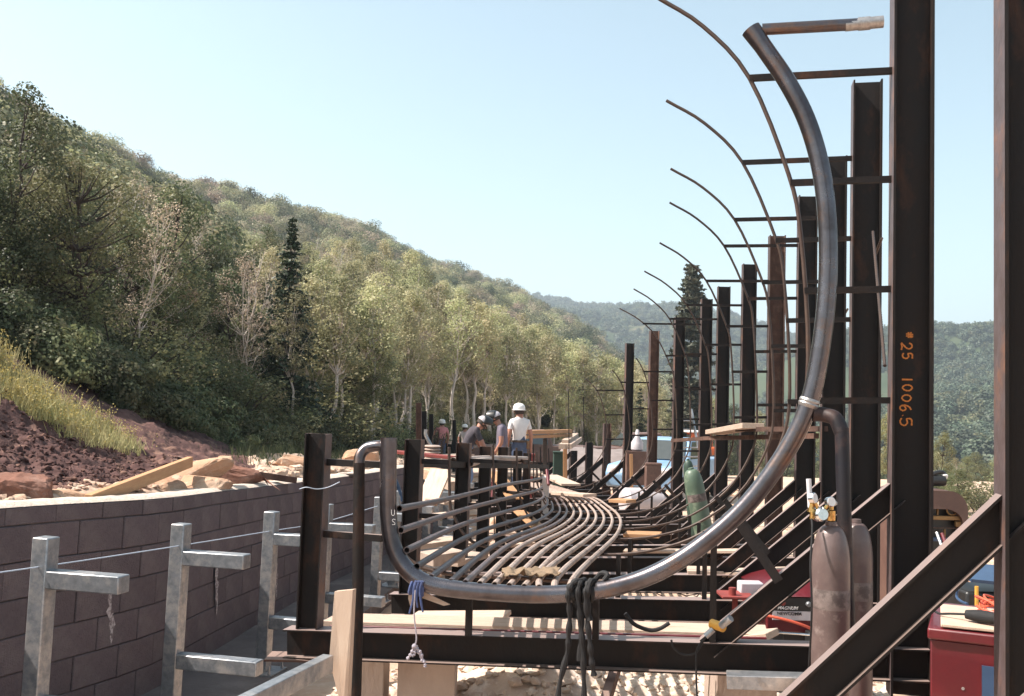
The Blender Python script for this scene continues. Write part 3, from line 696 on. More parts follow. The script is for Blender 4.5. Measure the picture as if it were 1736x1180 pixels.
for ch, x0, x1, y0_, y1_ in (('#', 1536, 1548, 563, 573), ('2', 1528, 1546, 581, 594), ('5', 1530, 1547, 598, 609), ('1', 1529, 1547, 642, 645), ('0', 1530, 1547, 652, 663), ('0', 1529, 1545, 669, 681), ('6', 1526, 1545, 686, 697), ('.', 1530, 1537, 703, 707), ('5', 1526, 1546, 708, 723)):
    b = MB()
    for st in GL[ch]:
        pts = []
        for gx, gy in st:
            w_, z_ = hit(2, x0+(x1-x0)*gy, y0_+(y1_-y0_)*gx, -0.008); pts.append(L(2, w_, z_, -0.0085))
        ribbon(b, pts, 0.0038, -FR[2]['T'])
    b.build('orange_lettering', chalk, frames[2], smooth=False)
# end plate on the long bottom beam
f = FR[2]; b = MB(); b.box(L(2, f['wi']+0.10, beam_z(2, f['wi'])-0.178, f['dti']), (0.30, 0.2, 0.012)); b.build('foot_plate', rust_edge, frames[2])

# ---------------------------------------------------------------- big header pipe
HT = [(1273, 50), (1303, 92), (1334, 138), (1366, 200), (1388, 270), (1400, 345), (1404, 430), (1401, 510), (1390, 600), (1375, 672), (1350, 735), (1310, 800), (1262, 860), (1205, 912), (1140, 957), (1075, 986), (1000, 1003), (920, 1008), (840, 1005), (765, 998), (722, 988), (690, 966), (668, 930), (659, 880), (658, 820), (659, 742)]
HDT = -0.45
hp_ = [hit(2, x, y, HDT) for x, y in HT]
hp3 = [L(2, a, z_, HDT) for a, z_ in hp_]
HRAD = 0.046
hd = empty('header_pipe', L(2, 1.7, FR[2]['zb'], HDT), 'thick shiny bare-steel pipe curving from the track bed up into a tall open hook', 'pipe')
hs_ = spline(hp3, 6)
b = MB(); b.tube(hs_, [HRAD*(1.0 if i > 4 else 1.12-0.03*i) for i in range(len(hs_))], 26, hollow=0.88); b.build('main_pipe', header_m, hd, ang=50)
# weld joint half way up
k = min(range(len(hs_)), key=lambda i: (hs_[i]-L(2, *hit(2, 1373, 680, HDT), HDT)).length)
b = MB(); a_ = hs_[k]; t_ = (hs_[k+1]-hs_[k-1]).normalized()
b.lathe([(HRAD, -.022), (HRAD+.004, -.018), (HRAD+.006, -.006), (HRAD+.003, 0), (HRAD+.006, .007), (HRAD+.003, .018), (HRAD, .024)], a_, t_, 26); b.build('weld_bead', weld_m, hd)
# stub pipe at the tip with a ground bright end
p0 = L(2, *hit(2, 1292, 50, HDT), HDT); p1 = L(2, *hit(2, 1455, 41, HDT), HDT); p2 = L(2, *hit(2, 1475, 39, HDT), HDT)
b = MB(); b.tube([p0, p1], 0.030, 18); b.build('stub_pipe', header_m, hd)
b = MB(); b.tube([p1, p2], 0.0335, 18, hollow=0.9); b.build('stub_collar', weld_m, hd)
# drop pipe from the joint: elbow then down past the gas bottles
q0 = L(2, *hit(2, 1378, 702, HDT), HDT); 
ddir = -FR[2]['T']*0.12
dp = [q0, L(2, *hit(2, 1396, 703, HDT), HDT), L(2, *hit(2, 1416, 710, HDT-.03), HDT-.03), L(2, *hit(2, 1427, 733, HDT-.05), HDT-.05), L(2, *hit(2, 1429, 800, HDT-.07), HDT-.07), L(2, *hit(2, 1434, 960, HDT-.11), HDT-.11), L(2, *hit(2, 1440, 1120, HDT-.14), HDT-.14)]
b = MB(); b.tube(spline(dp[:4], 6), 0.037, 20); b.build('elbow', dark_pipe, hd)
b = MB(); b.tube([dp[3]+V((0, 0, .02)), dp[4], dp[5], dp[6]], 0.034, 18, hollow=0.86); drop = b.build('drop_pipe', dark_pipe, hd)
b = MB()
for ch, x0, x1, y0_, y1_ in (('2', 1428, 1439, 983, 993), ('5', 1428, 1439, 995, 1004)):
    for st in GL[ch]:
        pts = []
        for gx, gy in st:
            w_, z_ = hit(2, x0+(x1-x0)*gy, y0_+(y1_-y0_)*gx, HDT-.15)
            pts.append(L(2, w_, z_, HDT-.151))
        ribbon(b, pts, 0.0013, -FR[2]['T'])
b.build('white_number', whitep, hd, smooth=False)
b = MB()
for ch, x0, x1, y0_, y1_ in (('U', 663, 670, 864, 874), ('S', 664, 671, 880, 890)):
    for st in GL[ch]:
        ribbon(b, [L(2, *hit(2, x0+(x1-x0)*gx, y0_+(y1_-y0_)*(1-gy), HDT-.048), HDT-.0485) for gx, gy in st], 0.0011, -FR[2]['T'])
b.build('white_mark', whitep, hd, smooth=False)
# return bend at the inner end
r0 = L(2, *hit(2, 652, 757, HDT), HDT)
rb = [r0, L(2, *hit(2, 640, 756, HDT), HDT), L(2, *hit(2, 622, 760, HDT), HDT), L(2, *hit(2, 611, 772, HDT-.02), HDT-.02), L(2, *hit(2, 608, 790, HDT-.04), HDT-.04)]
b = MB(); b.tube(spline(rb, 6), 0.031, 18); b.build('return_bend', header_m, hd)
b = MB(); b.tube([L(2, *hit(2, 609, 785, HDT-.04), HDT-.04), L(2, *hit(2, 607, 1000, HDT-.09), HDT-.09), L(2, *hit(2, 601, 1240, HDT-.16), HDT-.16)], 0.031, 20, hollow=.88); b.build('down_pipe', rust, hd)
# ---------------------------------------------------------------- cooling pipes that make the ice bed
NP = 14
PLB = ['outermost pale steel cooling pipe of the track bed, on the right of the bundle', 'second cooling pipe in from the right edge of the bed', 'third cooling pipe in from the right edge of the bed', 'fourth cooling pipe in from the right, under the canvas rag',
       'fifth cooling pipe in from the right edge of the bed', 'sixth cooling pipe in from the right edge of the bed', 'cooling pipe at the middle of the bed, beginning in sun and passing into shade', 'first shaded cooling pipe left of the sunlit ones',
       'cooling pipe starting the upward turn of the inner side', 'dark cooling pipe lying on the lower curve of the inner side', 'cooling pipe on the inner side, fourth from its top', 'cooling pipe on the inner side, third from its top',
       'cooling pipe on the inner side, second from its top', 'topmost cooling pipe of the inner side, running from the header pipe to the far bend']
w0n, wTn, zTn = hit(2, 966, 984, -.45)[0], hit(2, 677, 862, -.45)[0], hit(2, 677, 862, -.45)[1]
for k in range(NP):
    pts = []; zfn = FR[2]['zf']+.03
    F = wTn-w0n-.30
    if k <= 8: n0 = (w0n+F*k/8, zfn)
    else: q = (k-8)/5*math.pi/2; n0 = (w0n+F+.30*math.sin(q)**.85, zfn+(zTn-zfn)*(1-math.cos(q)))
    pts.append(L(2, *n0, -.45))
    for i in range(2 if k < 3 else 3, (12 if k < 9 else 8)+1):
        a = sec(i, k); pts.append(L(i, a[0], a[1]+0.003*math.sin(i*3+k)))
    # smooth the sweep so that no joint kinks
    sm = spline(pts, 6)
    for _ in range(10): sm = [sm[0]]+[(sm[j-1]+sm[j]*2+sm[j+1])/4 for j in range(1, len(sm)-1)]+[sm[-1]]
    b = MB(); b.tube(sm, 0.019, 9, hollow=0.8)
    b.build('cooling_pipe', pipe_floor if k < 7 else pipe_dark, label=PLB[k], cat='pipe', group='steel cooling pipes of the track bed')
# spacer clips under the pipes, one rack per frame
for i in range(3, 13):
    b = MB()
    for k in range(NP):
        a = sec(i, k)
        if i > 8 and k > 8: continue
        b.box(L(i, a[0], a[1]-0.024, -0.02), (0.03, 0.05, 0.02))
    b.build('pipe_clips', rust, frames[i], smooth=False, kind='stuff')
# ---------------------------------------------------------------- gravel, rubble, rocks
def lumps(name, n, fn, mats, kind='stuff', sub=1, seed=1, flat=0.7, rough=0.3):
    rn = random.Random(seed); b = MB()
    for i in range(n):
        c, r = fn(rn); b.lump(c, r, seed*1000+i, sub, flat=flat, rough=rough)
    return b.build(name, mats, kind=kind, ang=50)
def g1(rn):
    x = rn.uniform(-1.2, 3.6); y = rn.uniform(4.6, 9.5); return V((x, y, ground_z(x, y)+0.005)), rn.choice((.012, .018, .025, .03, .045))*rn.uniform(.8, 1.3)
tag(lumps('gravel', 3600, g1, gravel_m, seed=3), 'loose cream gravel and small stones on the ground beneath the first frames', 'gravel')
# gravel mound under the near beam
b = MB(); rows = []
for j in range(40):
    r_ = []
    for i in range(60):
        x = -0.75+i*0.062; y = 5.6+j*0.055; u = (x+0.1)/1.3; v_ = (y-6.7)/0.9
        h = 0.34*math.exp(-((x-.15)/.55)**2-((y-6.8)/.7)**2)+0.16*math.exp(-((x-1.7)/.7)**2-((y-6.9)/.6)**2)+0.10
        e = min(1, i/6, (59-i)/6, j/5, (39-j)/5)
        r_.append(V((x, y, ground_z(x, y)-0.03+e*(h+0.035*fbm(x, y, 7, 2)))))
    rows.append(r_)
md = grid_mesh('gravel_heap', rows, gravel_m, kind=None); tag(md, 'heap of cream coloured gravel under the bottom beam of the numbered frame', 'gravel heap')
def g3(rn):
    i = rn.randrange(3, 56); j = rn.randrange(3, 36); p = rows[j][i]; return p+V((rn.uniform(-.03, .03), rn.uniform(-.03, .03), .006)), rn.choice((.012, .02, .03, .04))*rn.uniform(.8, 1.3)
lumps('heap_stones', 1500, g3, gravel_m, seed=5)
def g2(rn):
    px = rn.uniform(-420, 430); t = rn.uniform(0.9, 3.1); p = bank_pt(px, t); return p, rn.choice((.006, .009, .014, .024))*rn.uniform(.7, 1.3)
lumps('soil_clods', 7000, g2, soil_m, seed=7, flat=.8, rough=.5)
def g4(rn):
    px = rn.choice((rn.uniform(-100, 735), rn.uniform(420, 735), rn.uniform(420, 735))); t = rn.uniform(0.2, 4.2) if px > 400 else rn.uniform(0.1, 1.1); p = bank_pt(px, t); return p, rn.choice((.015, .02, .035, .06))*rn.uniform(.6, 1.3)*(1.0+max(0, px-350)/300)
lumps('pale_rubble', 620, g4, dust_m, seed=9, sub=2, flat=.55, rough=.45)
def g5(rn):
    x = rn.uniform(-2, 9); y = rn.uniform(14, 38); return V((x, y, ground_z(x, y))), rn.choice((.04, .07, .12))*rn.uniform(.6, 1.3)
lumps('scattered_stones', 700, g5, rock_m, seed=10, flat=.6)
def rock(px, py, Y, sz, label, m_=None, seed=0, rot=0, tilt=0, squ=1.5):
    """angular boulder: hull of random points, split fine and roughened"""
    rn = random.Random(seed*17+3); bb = bmesh.new()
    for _ in range(26):
        u = V((rn.gauss(0, 1), rn.gauss(0, 1), rn.gauss(0, 1))).normalized(); u = V([math.copysign(abs(a)**(1/squ), a) for a in u]); bb.verts.new((u.x*sz[0]/2, u.y*sz[1]/2, u.z*sz[2]/2))
    h = bmesh.ops.convex_hull(bb, input=bb.verts[:]); bmesh.ops.delete(bb, geom=list(set(g for g in h['geom_interior']+h['geom_unused'] if isinstance(g, bmesh.types.BMVert))), context='VERTS')
    bmesh.ops.bevel(bb, geom=bb.edges[:], offset=min(sz)*.05, segments=1, affect='EDGES'); bmesh.ops.triangulate(bb, faces=bb.faces[:]); bmesh.ops.subdivide_edges(bb, edges=bb.edges[:], cuts=3, use_grid_fill=True)
    q = Matrix.Rotation(R(rot), 3, 'Z') @ Matrix.Rotation(R(tilt), 3, 'Y'); c = P(px, py, Y); s_ = min(sz)
    vs = [c+q @ (v.co*(1+.05*noise.noise(v.co*4/s_+V((seed, 0, 0))))+v.co.normalized()*s_*.035*noise.noise(v.co*11/s_)) for v in bb.verts]; bb.verts.index_update()
    fs = [tuple(v.index for v in f.verts) for f in bb.faces]; bb.free()
    b = MB(); b.add(vs, fs); b.build('rock', m_ or rock_m, label=label, cat='rock', ang=24)
rock(28, 838, 6.0, (.42, .34, .28), 'rough brown boulder at the left edge on top of the block wall', rock_dk, 1, 20)
rock(95, 846, 6.2, (.40, .26, .13), 'low flat tan stone beside the brown boulder on the wall top', rock_m, 2, -8)
rock(330, 800, 8.3, (.66, .34, .17), 'long tan slab of rock lying tilted against the end of the plank', rock_m, 3, 22, -14, 2.2)
rock(275, 827, 7.6, (.36, .30, .16), 'squared tan stone in front of the long slab, with a dark wet stripe', rock_m, 4, -14, 12, 2.2)
rock(345, 822, 8.0, (.44, .36, .14), 'flat tan rock wedged under the long slab', rock_m, 5, 8, 3, 2.0)
rock(400, 812, 8.9, (.50, .40, .24), 'angular shaded brown rock under the crossing timbers', rock_dk, 6, 33, 8, 1.6)
rock(380, 781, 9.6, (.16, .15, .14), 'small round pale rock perched above the crossing timbers', rock_m, 7)
rock(150, 853, 6.4, (.50, .30, .07), 'thin pale slab of stone lying flat along the wall top', rock_m, 8, 5, 0, 2.4)
rock(612, 775, 15.5, (.60, .5, .26), 'pale rock on the rubble behind the brown return pipe', rock_m, 9)
rock(520, 790, 13.5, (.9, .6, .22), 'broad pale rock on the rubble beside the leftmost steel column', rock_m, 10, 15, 10, 2)
# ---------------------------------------------------------------- loose timber
def plank(p0, p1, w_, h_, label, m_=None, up=(0, 0, 1), name='plank', cat='plank', group=None, bevel=0.003):
    p0, p1 = V(p0), V(p1); b = MB(); d = (p1-p0); ln = d.length; x = d.normalized(); y = V(up).cross(x).normalized(); z = x.cross(y)
    b.box((0, 0, 0), (ln, w_, h_)); me = b.mesh(name, m_ or wood, smooth=False)
    o = bpy.data.objects.new(name, me); C.objects.link(o); o.matrix_world = Matrix.Translation((p0+p1)/2) @ Matrix((x, y, z)).transposed().to_4x4()
    if bevel:
        bb = o.modifiers.new('bevel', 'BEVEL'); bb.width = bevel; bb.segments = 1
    ORG[o.name] = (p0+p1)/2
    return tag(o, label, cat, group)
plank(P(150, 850, 6.15), P(322, 783, 8.0), .05, .085, 'long orange-tan plank leaning up the bank from the wall top', wood_or)
plank(P(296, 784, 8.6), P(500, 814, 9.6), .07, .06, 'long rusty brown timber sloping down across the rocks', rust_edge)
plank(P(196, 838, 7.0), P(238, 851, 6.85), .06, .03, 'short red-brown stick on the wall top, nearer of two', redfade)
plank(P(206, 833, 7.3), P(250, 846, 7.1), .05, .03, 'short red-brown stick on the wall top, farther of two', redfade)
plank(P(575, 806, 12.0), P(603, 806, 12.0), .15, .04, 'small dark board end lying on the wall behind the brown down pipe', bark_dark)
plank(P(300, 778, 8.8), P(410, 806, 8.9), .05, .05, 'second brown timber crossing beneath the long rusty one', rust_edge)
# upright form board and slanting bar by the down pipe
b = MB(); t_ = V((0.0, .03, 0))
A = [P(566, 1003, 5.0), P(599, 1000, 4.97), P(590, 1250, 4.9), P(556, 1112, 4.97)]
A = [P(567, 1003, 5.05), P(598, 1000, 5.02), P(588, 1210, 5.0), P(581, 1210, 5.0), P(558, 1118, 5.03)]
n5 = len(A); b.add([a for a in A]+[a+V((.012, .035, 0)) for a in A], [tuple(reversed(range(n5))), tuple(range(n5, 2*n5))]+[(i, (i+1) % n5, (i+1) % n5+n5, i+n5) for i in range(n5)])
b.build('form_board', ply, label='pale pointed plywood form board standing upright beside the brown down pipe', cat='board', smooth=False)
plank(P(556, 1124, 4.98), P(330, 1240, 3.9), .06, .085, 'pale steel bar sloping down to the bottom edge from the plywood board', galv, name='steel_bar', cat='bar')
# concrete piers under the near beams
def pier(px0, px1, py0, Y, label, dep=.35, m_=None, h=1.0):
    a = P(px0, py0, Y); c = P(px1, py0, Y); o = MB(); z0 = a.z-h
    o.box(((a.x+c.x)/2, Y+dep/2, (a.z+z0)/2), (c.x-a.x, dep, a.z-z0)); return o.build('concrete_pier', m_ or conc, label=label, cat='pier', bevel=.008, smooth=False)
pier(675, 772, 1112, 5.95, 'board-formed concrete pier under the bottom beam, beside the hanging string')
pier(606, 652, 1112, 6.05, 'narrow shaded concrete pier left of the hanging string', .3)
pier(1215, 1318, 1140, 5.55, 'concrete pier under the bottom beam at the right, behind the steel tray')
pier(905, 985, 1030, 8.0, 'concrete pier below the second bottom beam, behind the black straps', .3)
pier(1160, 1270, 1033, 7.6, 'concrete pier below the second bottom beam near the red welder', .3)
pier(690, 740, 1036, 8.1, 'small concrete pier at the inner end of the second bottom beam', .3)
plank(P(1232, 1152, 5.2), P(1400, 1157, 5.1), .12, .07, 'grey steel channel lying under the numbered column frame', galv, name='steel_channel', cat='channel')
plank(P(1010, 1240, 4.9), P(1046, 1128, 5.9), .05, .07, 'brown steel bar leaning on the gravel under the long beam', rust_edge, name='steel_bar', cat='bar')
# planks lying across between first and second frames
def onb(px, py, Y): return P(px, py, Y)
plank(P(560, 1050, 6.45), P(1300, 1072, 5.9), .26, .035, 'long pale walking board on the bottom beams with red painted edge, striped by shadows', wood, name='walking_board', cat='board')
plank(P(560, 1066, 6.20), P(1300, 1088, 5.62), .02, .05, 'long red painted steel edge strip along the walking board', redp, name='steel_strip', cat='strip')
plank(P(700, 1045, 6.9), P(860, 1044, 6.75), .25, .03, 'short loose board lying behind the long walking board', wood, name='walking_board', cat='board')
plank(P(1165, 967, 9.35), P(1225, 968, 9.3), .30, .04, 'pale short board resting on the third bottom beam, left of two', wood)
plank(P(1228, 971, 9.3), P(1330, 968, 9.1), .30, .04, 'pale short board resting on the third bottom beam, right of two', wood)
plank(P(1058, 934, 11.2), P(1290, 934, 10.8), .18, .03, 'thin pale board on the fourth bottom beam', wood)
# boards and offcuts among the inner frames
for a_, b_, w_, h_, l_, mm in (((722, 856, 12.0), (748, 796, 12.3), .30, .03, 'bright upright board leaning among the offcuts behind the second inner column', wood),
        ((738, 812, 13.0), (776, 824, 12.6), .22, .12, 'thick pale timber block on the offcut pile', wood), ((716, 800, 14), (744, 806, 13.6), .30, .14, 'pale stone-like block at the back of the offcut pile', rock_m),
        ((737, 845, 12.0), (770, 852, 11.8), .35, .03, 'flat pale sheet in front of the offcut pile', wood), ((700, 880, 10.6), (770, 872, 11.0), .30, .03, 'pale board lying on the ledge behind the inner pipes', wood),
        ((700, 925, 9.8), (775, 915, 10.2), .25, .05, 'pale scrap of timber seen between the lower inner pipes', wood), ((760, 955, 9.4), (812, 940, 9.9), .22, .05, 'weathered block under the lower inner pipes', conc),
        ((722, 948, 8.9), (776, 940, 9.1), .26, .10, 'squared concrete lump under the lowest inner pipes', conc), ((838, 800, 14.0), (874, 846, 13.0), .22, .02, 'orange plywood piece standing between the inner columns, upper one', wood_or),
        ((880, 866, 11.8), (925, 905, 10.6), .16, .02, 'orange plywood strip lying under the inner cooling pipes', wood_or), ((845, 905, 11.0), (890, 903, 11.0), .1, .03, 'short pale lath in the shade beneath the bend', wood),
        ((862, 925, 10.4), (905, 921, 10.6), .1, .03, 'second short pale lath in the shade beneath the bend', wood), ((660, 765, 17), (770, 776, 16.5), .25, .05, 'reddish board on the far rubble behind the second inner column', redfade),
        ((735, 776, 22), (790, 772, 23), .5, .08, 'dusty board pile beyond the loose pipes', wood), ((930, 806, 20), (968, 822, 17.5), .35, .04, 'bright board leaning at the far end of the pipe bed', wood),
        ((945, 836, 17.2), (1000, 840, 16.5), .3, .05, 'pale board across the end of the pipe bed', wood), ((1060, 905, 11.0), (1120, 907, 10.9), .3, .04, 'tan board near the outer edge of the pipe bed', wood_or),
        ((1040, 848, 15.6), (1070, 850, 15.4), .3, .05, 'short tan board between far braces', wood_or)):
    plank(P(*a_), P(*b_), w_, h_, l_, mm, name='board', cat='board')
rn = random.Random(21); b = MB()
for i in range(240):
    px = rn.uniform(690, 905); Y = rn.uniform(9.0, 17); z = Z0-1.9-.02*Y+rn.uniform(0, .10)
    p = XZ(px, Y, z-Z0); a = rn.uniform(0, 6.3); l_ = rn.uniform(.05, .22)
    b.box(p, (l_, rn.uniform(.03, .09), rn.uniform(.015, .04)), Matrix.Rotation(a, 3, 'Z') @ Matrix.Rotation(rn.uniform(-.4, .4), 3, 'X'))
b.build('wood_scraps', wood, label='litter of pale offcuts and wedges on the ground inside the curve', cat='scrap wood', kind='stuff', smooth=False)
rn = random.Random(22); b = MB()
for i in range(90):
    px = rn.uniform(1060, 1290); Y = rn.uniform(10, 15); z = -2.1+rn.uniform(0, .12); p = XZ(px, Y, z); a = rn.uniform(0, 6.3); l_ = rn.uniform(.1, .5)
    d = V((math.cos(a), math.sin(a), rn.uniform(-.4, .6)))*l_; b.tube([p, p+d*.5+V((0, 0, rn.uniform(-.05, .05))), p+d], .007, 5)
b.build('bent_wire_scraps', rodm, label='tangle of bent rod offcuts on the pale ground outside the pipe bed', cat='scrap metal', kind='stuff')
# thin uprights and the bar with loose pipes on it
for k, (px, y0_, y1_, Y, l_) in enumerate(((838, 742, 915, 11.8, 'thin dark upright rod crossing the bundle of loose pipes'), (905, 752, 830, 14.5, 'thin dark upright rod left of the far bend'), (917, 757, 825, 15.5, 'thin dark upright rod nearest the far bend'),
        (867, 752, 845, 13.5, 'thin dark upright rod between the two standing men'), (965, 660, 830, 21, 'tall thin rod standing left of the stacked planks'), (990, 672, 760, 24, 'tall thin rod behind the stacked planks'), (931, 760, 812, 18.5, 'short thin rod above the end of the cooling pipes'))):
    b = MB(); b.tube([P(px, y1_, Y), P(px-1, y0_, Y)], .008*Y/12 if k < 4 or k == 6 else .010, 7); b.build('upright_rod', rust, label=l_, cat='rod')
b = MB(); b.bar(P(712, 786, 8.0), P(830, 789, 10.9), .07, .06); b.bar(P(830, 789, 10.9), P(926, 791, 15.8), .07, .06)
b.build('cross_rail', rust, label='dark steel rail joining the inner columns under the bundle of loose pipes', cat='rail', smooth=False)
for k, (px, py, pe, l_) in enumerate(((768, 781, 893, 'leftmost pipe of the loose bundle on the rail, its end open and blue'), (786, 785, 880, 'middle pipe of the loose bundle lying on the rail'), (797, 786, 862, 'right hand pipe of the loose bundle lying on the rail'))):
    b = MB(); b.tube(spline([P(px, py, 9.6), P((px+pe)/2, py-4-k, 11.4), P(pe, py-3+k*2, 13.6)], 6), .034, 14, hollow=.86)
    b.build('loose_pipe', [pipe_floor, bluedk], label=l_, cat='pipe', group='loose pipes bundled on the rail')
# red rod and hanging webbing near the men
b = MB(); b.tube([P(834, 850, 13.4), P(838, 788, 13.6)], .022, 8); b.build('red_prop', redp, label='red painted prop standing between the inner columns', cat='prop')
b = MB(); b.tube([P(930, 822, 18), P(927, 797, 18.3)], .03, 10); b.build('red_bollard', redp, label='red marker post at the far end of the cooling pipes', cat='marker post')
# far short posts on the left, a duct and a coil
for k, (px, y0_, Y, l_) in enumerate(((710, 683, 22, 'tall red-brown column left of the man in the pink shirt'), (719, 697, 24, 'dark column just right of the tall red-brown one'), (731, 702, 27, 'thin dark column beside the pink-shirted man'), (770, 712, 33, 'thin dark column between the two far workers'))):
    b = MB(); b.ibeam(P(px, 800, Y), P(px, y0_, Y), (1, 0, 0), .12, .12); b.build('far_column', rust_edge if k == 0 else rust, label=l_, cat='column', smooth=False)
b = MB(); b.tube(spline([P(722, 728, 20), P(722, 738, 20), P(729, 752, 20), P(737, 768, 20)], 6), .035, 10); b.build('bent_conduit', galv, label='pale bent conduit sticking up in front of the far rods', cat='conduit')
b = MB()
for i in range(22): b.tube([P(724+rng.uniform(-3, 30), 800, 24+i*.3), P(722+rng.uniform(-4, 34), rng.uniform(725, 750), 24+i*.3)], .011, 5)
b.build('rebar_starters', rodm, label='thicket of thin upright reinforcing bars beside the pink-shirted man', cat='rebar', kind='stuff')
b = MB()
for i in range(9): b.lathe([(.13, 0), (.16, .02), (.13, .04)], P(733, 800-i*5.2, 18), n=14)
b.build('hose_coil', pipe_floor, label='stack of pale coiled hose by the bent conduit', cat='hose')
# work deck the men stand on
plank(P(800, 800, 19.0), P(915, 800, 19.0), 1.6, .06, 'rough plank deck under the three nearest men', wood, name='work_deck', cat='deck')
# ---------------------------------------------------------------- pale plank on brackets, sawhorse lumber
plank(P(1211, 733, 13.1), P(1277, 722, 10.6), .24, .06, 'wide sunlit plank end jutting left on brackets at head height', wood)
for k, (a_, b_, l_) in enumerate((((1140, 747, 15.0), (1213, 742, 13.0), 'thin steel ledger left of the pale plank'), ((1205, 743, 13.0), (1384, 739, 9.2), 'steel ledger carrying the pale plank'), ((1250, 728, 11.2), (1402, 727, 9.0), 'upper steel ledger behind the header pipe'))):
    b = MB(); b.bar(P(*a_), P(*b_), .05, .05); b.build('steel_ledger', rust_edge, label=l_, cat='ledger', smooth=False)
plank(P(888, 733, 23), P(966, 731, 25), .16, .09, 'upper orange timber beam spanning behind the man in white', wood_or, name='timber_beam', cat='beam')
plank(P(888, 741, 23), P(966, 738, 25), .16, .07, 'lower orange timber beam spanning behind the man in white', wood_or, name='timber_beam', cat='beam')
for k, (px, Y) in enumerate(((924, 24), (958, 25))):
    b = MB(); b.bar(P(px, 743, Y), P(px, 818, Y), .1, .1, (0, 1, 0)); b.build('timber_post', wood_or if k else bark_dark, label=['dark post under the orange timber beams', 'orange post at the right end of the timber beams'][k], cat='post', smooth=False)
for k, (a_, b_, l_) in enumerate((((953, 757, 23), (975, 742, 27.5), 'lower left plank of the small stack'), ((963, 757, 23), (982, 744, 27.5), 'lower right plank of the small stack'), ((958, 750, 23.4), (976, 738, 27.5), 'upper plank of the small stack'))):
    plank(P(*a_), P(*b_), .16, .12, l_+' projecting over the short dark column', wood, up=(0, 0, 1))
# leaning ribbed bars between the two nearest tall columns
for k, (a_, b_, l_) in enumerate((((1480, 393, 6.6), (1500, 620, 5.6), 'long ribbed reinforcing bar leaning between the two tallest columns'), ((1495, 404, 6.7), (1484, 432, 6.9), 'short stub of reinforcing bar beside the leaning one'), ((1425, 545, 9.6), (1437, 524, 9.3), 'short bar tip showing left of the second tallest column'))):
    p0, p1 = P(*a_), P(*b_); b = MB(); n_ = int((p1-p0).length/0.012); b.tube([p0.lerp(p1, i/n_) for i in range(n_+1)], [.0085 if i % 2 else .0105 for i in range(n_+1)], 7); b.build('reinforcing_bar', rodm, label=l_, cat='rebar')
# ---------------------------------------------------------------- gas bottles
def gas_bottle(px, Y, ytop, r, H, m_, label, lean=(0, 0), valve=True, group=None):
    """ytop = picture row of the shoulder top"""
    p = P(px, ytop, Y); base = p-V((0, 0, H)); ax = V((lean[0], lean[1], 1)).normalized(); base = p-ax*H
    o = empty('gas_bottle', base, label, 'gas bottle', group)
    b = MB(); prof = [(r*.85, 0), (r*.98, .01), (r, .04), (r, H-.22)]
    for i in range(1, 12):
        a = i/11*math.pi/2; prof.append((r*.30+r*.70*math.cos(a)**0.9, H-.22+.20*math.sin(a)))
    prof += [(r*.30, H-.012), (r*.28, H), (r*.2, H)]
    b.lathe(prof, base, ax, 36); b.build('bottle', m_, o, ang=50)
    b = MB(); b.lathe([(r*.42, H-.055), (r*.46, H-.05), (r*.46, H-.030), (r*.40, H-.026)], base, ax, 24); b.build('collar', rust_edge, o)
    b = MB(); b.lathe([(r*1.004, H-.40), (r*1.006, H-.399), (r*1.006, H-.31), (r*1.004, H-.309)], base, ax, 36); b.build('paint_band', mat(m_.name+'_faded_band', (.20, .16, .145), (.12, .09, .085), rough=.6, scale=12, c3=(.08, .06, .055), s3=16, t3=.5), o)
    if valve:
        t = base+ax*H
        b = MB(); b.lathe([(.016, 0), (.02, .005), (.02, .05), (.012, .055), (.012, .075)], t, ax, 12); b.tube([t+V((0, 0, .035)), t+V((-.06, -.01, .035))], .012, 10); b.build('valve', brass, o)
        b = MB(); b.lathe([(.024, 0), (.030, .006), (.030, .016), (.020, .022)], t+V((0, 0, .075)), ax, 8); b.build('handwheel', galv, o)
    return o, base+ax*H
o, t = gas_bottle(1409, 4.62, 884, .087, 1.15, cyl_m, 'worn mauve-grey gas bottle wearing a bright regulator and gauges, nearer the curved pipe')
reg = MB(); c = t+V((-.062, -.03, .035)); reg.lathe([(.028, -.03), (.034, -.02), (.034, .02), (.026, .03)], c, (0.2, -1, .1), 18); rg = reg.build('regulator', chrome, o)
for k, (dx, dz, rr) in enumerate(((-.035, .075, .026), (.045, .06, .024))):
    b = MB(); g = c+V((dx, -.01, dz)); ax = V((0.75 if k == 0 else .2, -.7, .15)).normalized(); b.lathe([(rr*.6, -.02), (rr, -.014), (rr, .008), (rr*.9, .010)], g, ax, 20); gg = b.build('gauge', chrome, o)
    b = MB(); b.lathe([(rr*.86, .0105), (rr*.86, .0115)], g, ax, 20); sub_org(gg, o); b.build('gauge_face', whitep, gg)
    b = MB(); b.tube([c, g], .008, 8); b.build('gauge_stem', brass, o)
b = MB(); fl = P(1374, 866, 4.6); b.tube([fl, P(1371, 812, 4.6)], .012, 14); b.build('flow_tube', mat('frosted_plastic', (.62, .6, .62), (.5, .5, .52), rough=.3), o)
b = MB(); b.tube([P(1374, 868, 4.6), P(1376, 852, 4.6)], .016, 8); b.tube([P(1376, 880, 4.6), P(1376, 868, 4.6)], .011, 8); b.tube([P(1374, 862, 4.6), c], .009, 8); b.build('flow_fitting', brass, o)
b = MB(); b.tube(spline([P(1376, 880, 4.58), P(1377, 900, 4.55), P(1374, 960, 4.5), P(1376, 1040, 4.5), P(1368, 1190, 4.6)], 6), .005, 8); b.build('gas_hose', rubber, label='thin black hose hanging from the regulator of the nearer bottle', cat='hose')
gas_bottle(1452, 5.0, 880, .080, 1.15, cyl_m, 'second mauve gas bottle standing behind the straight drop pipe', valve=False)
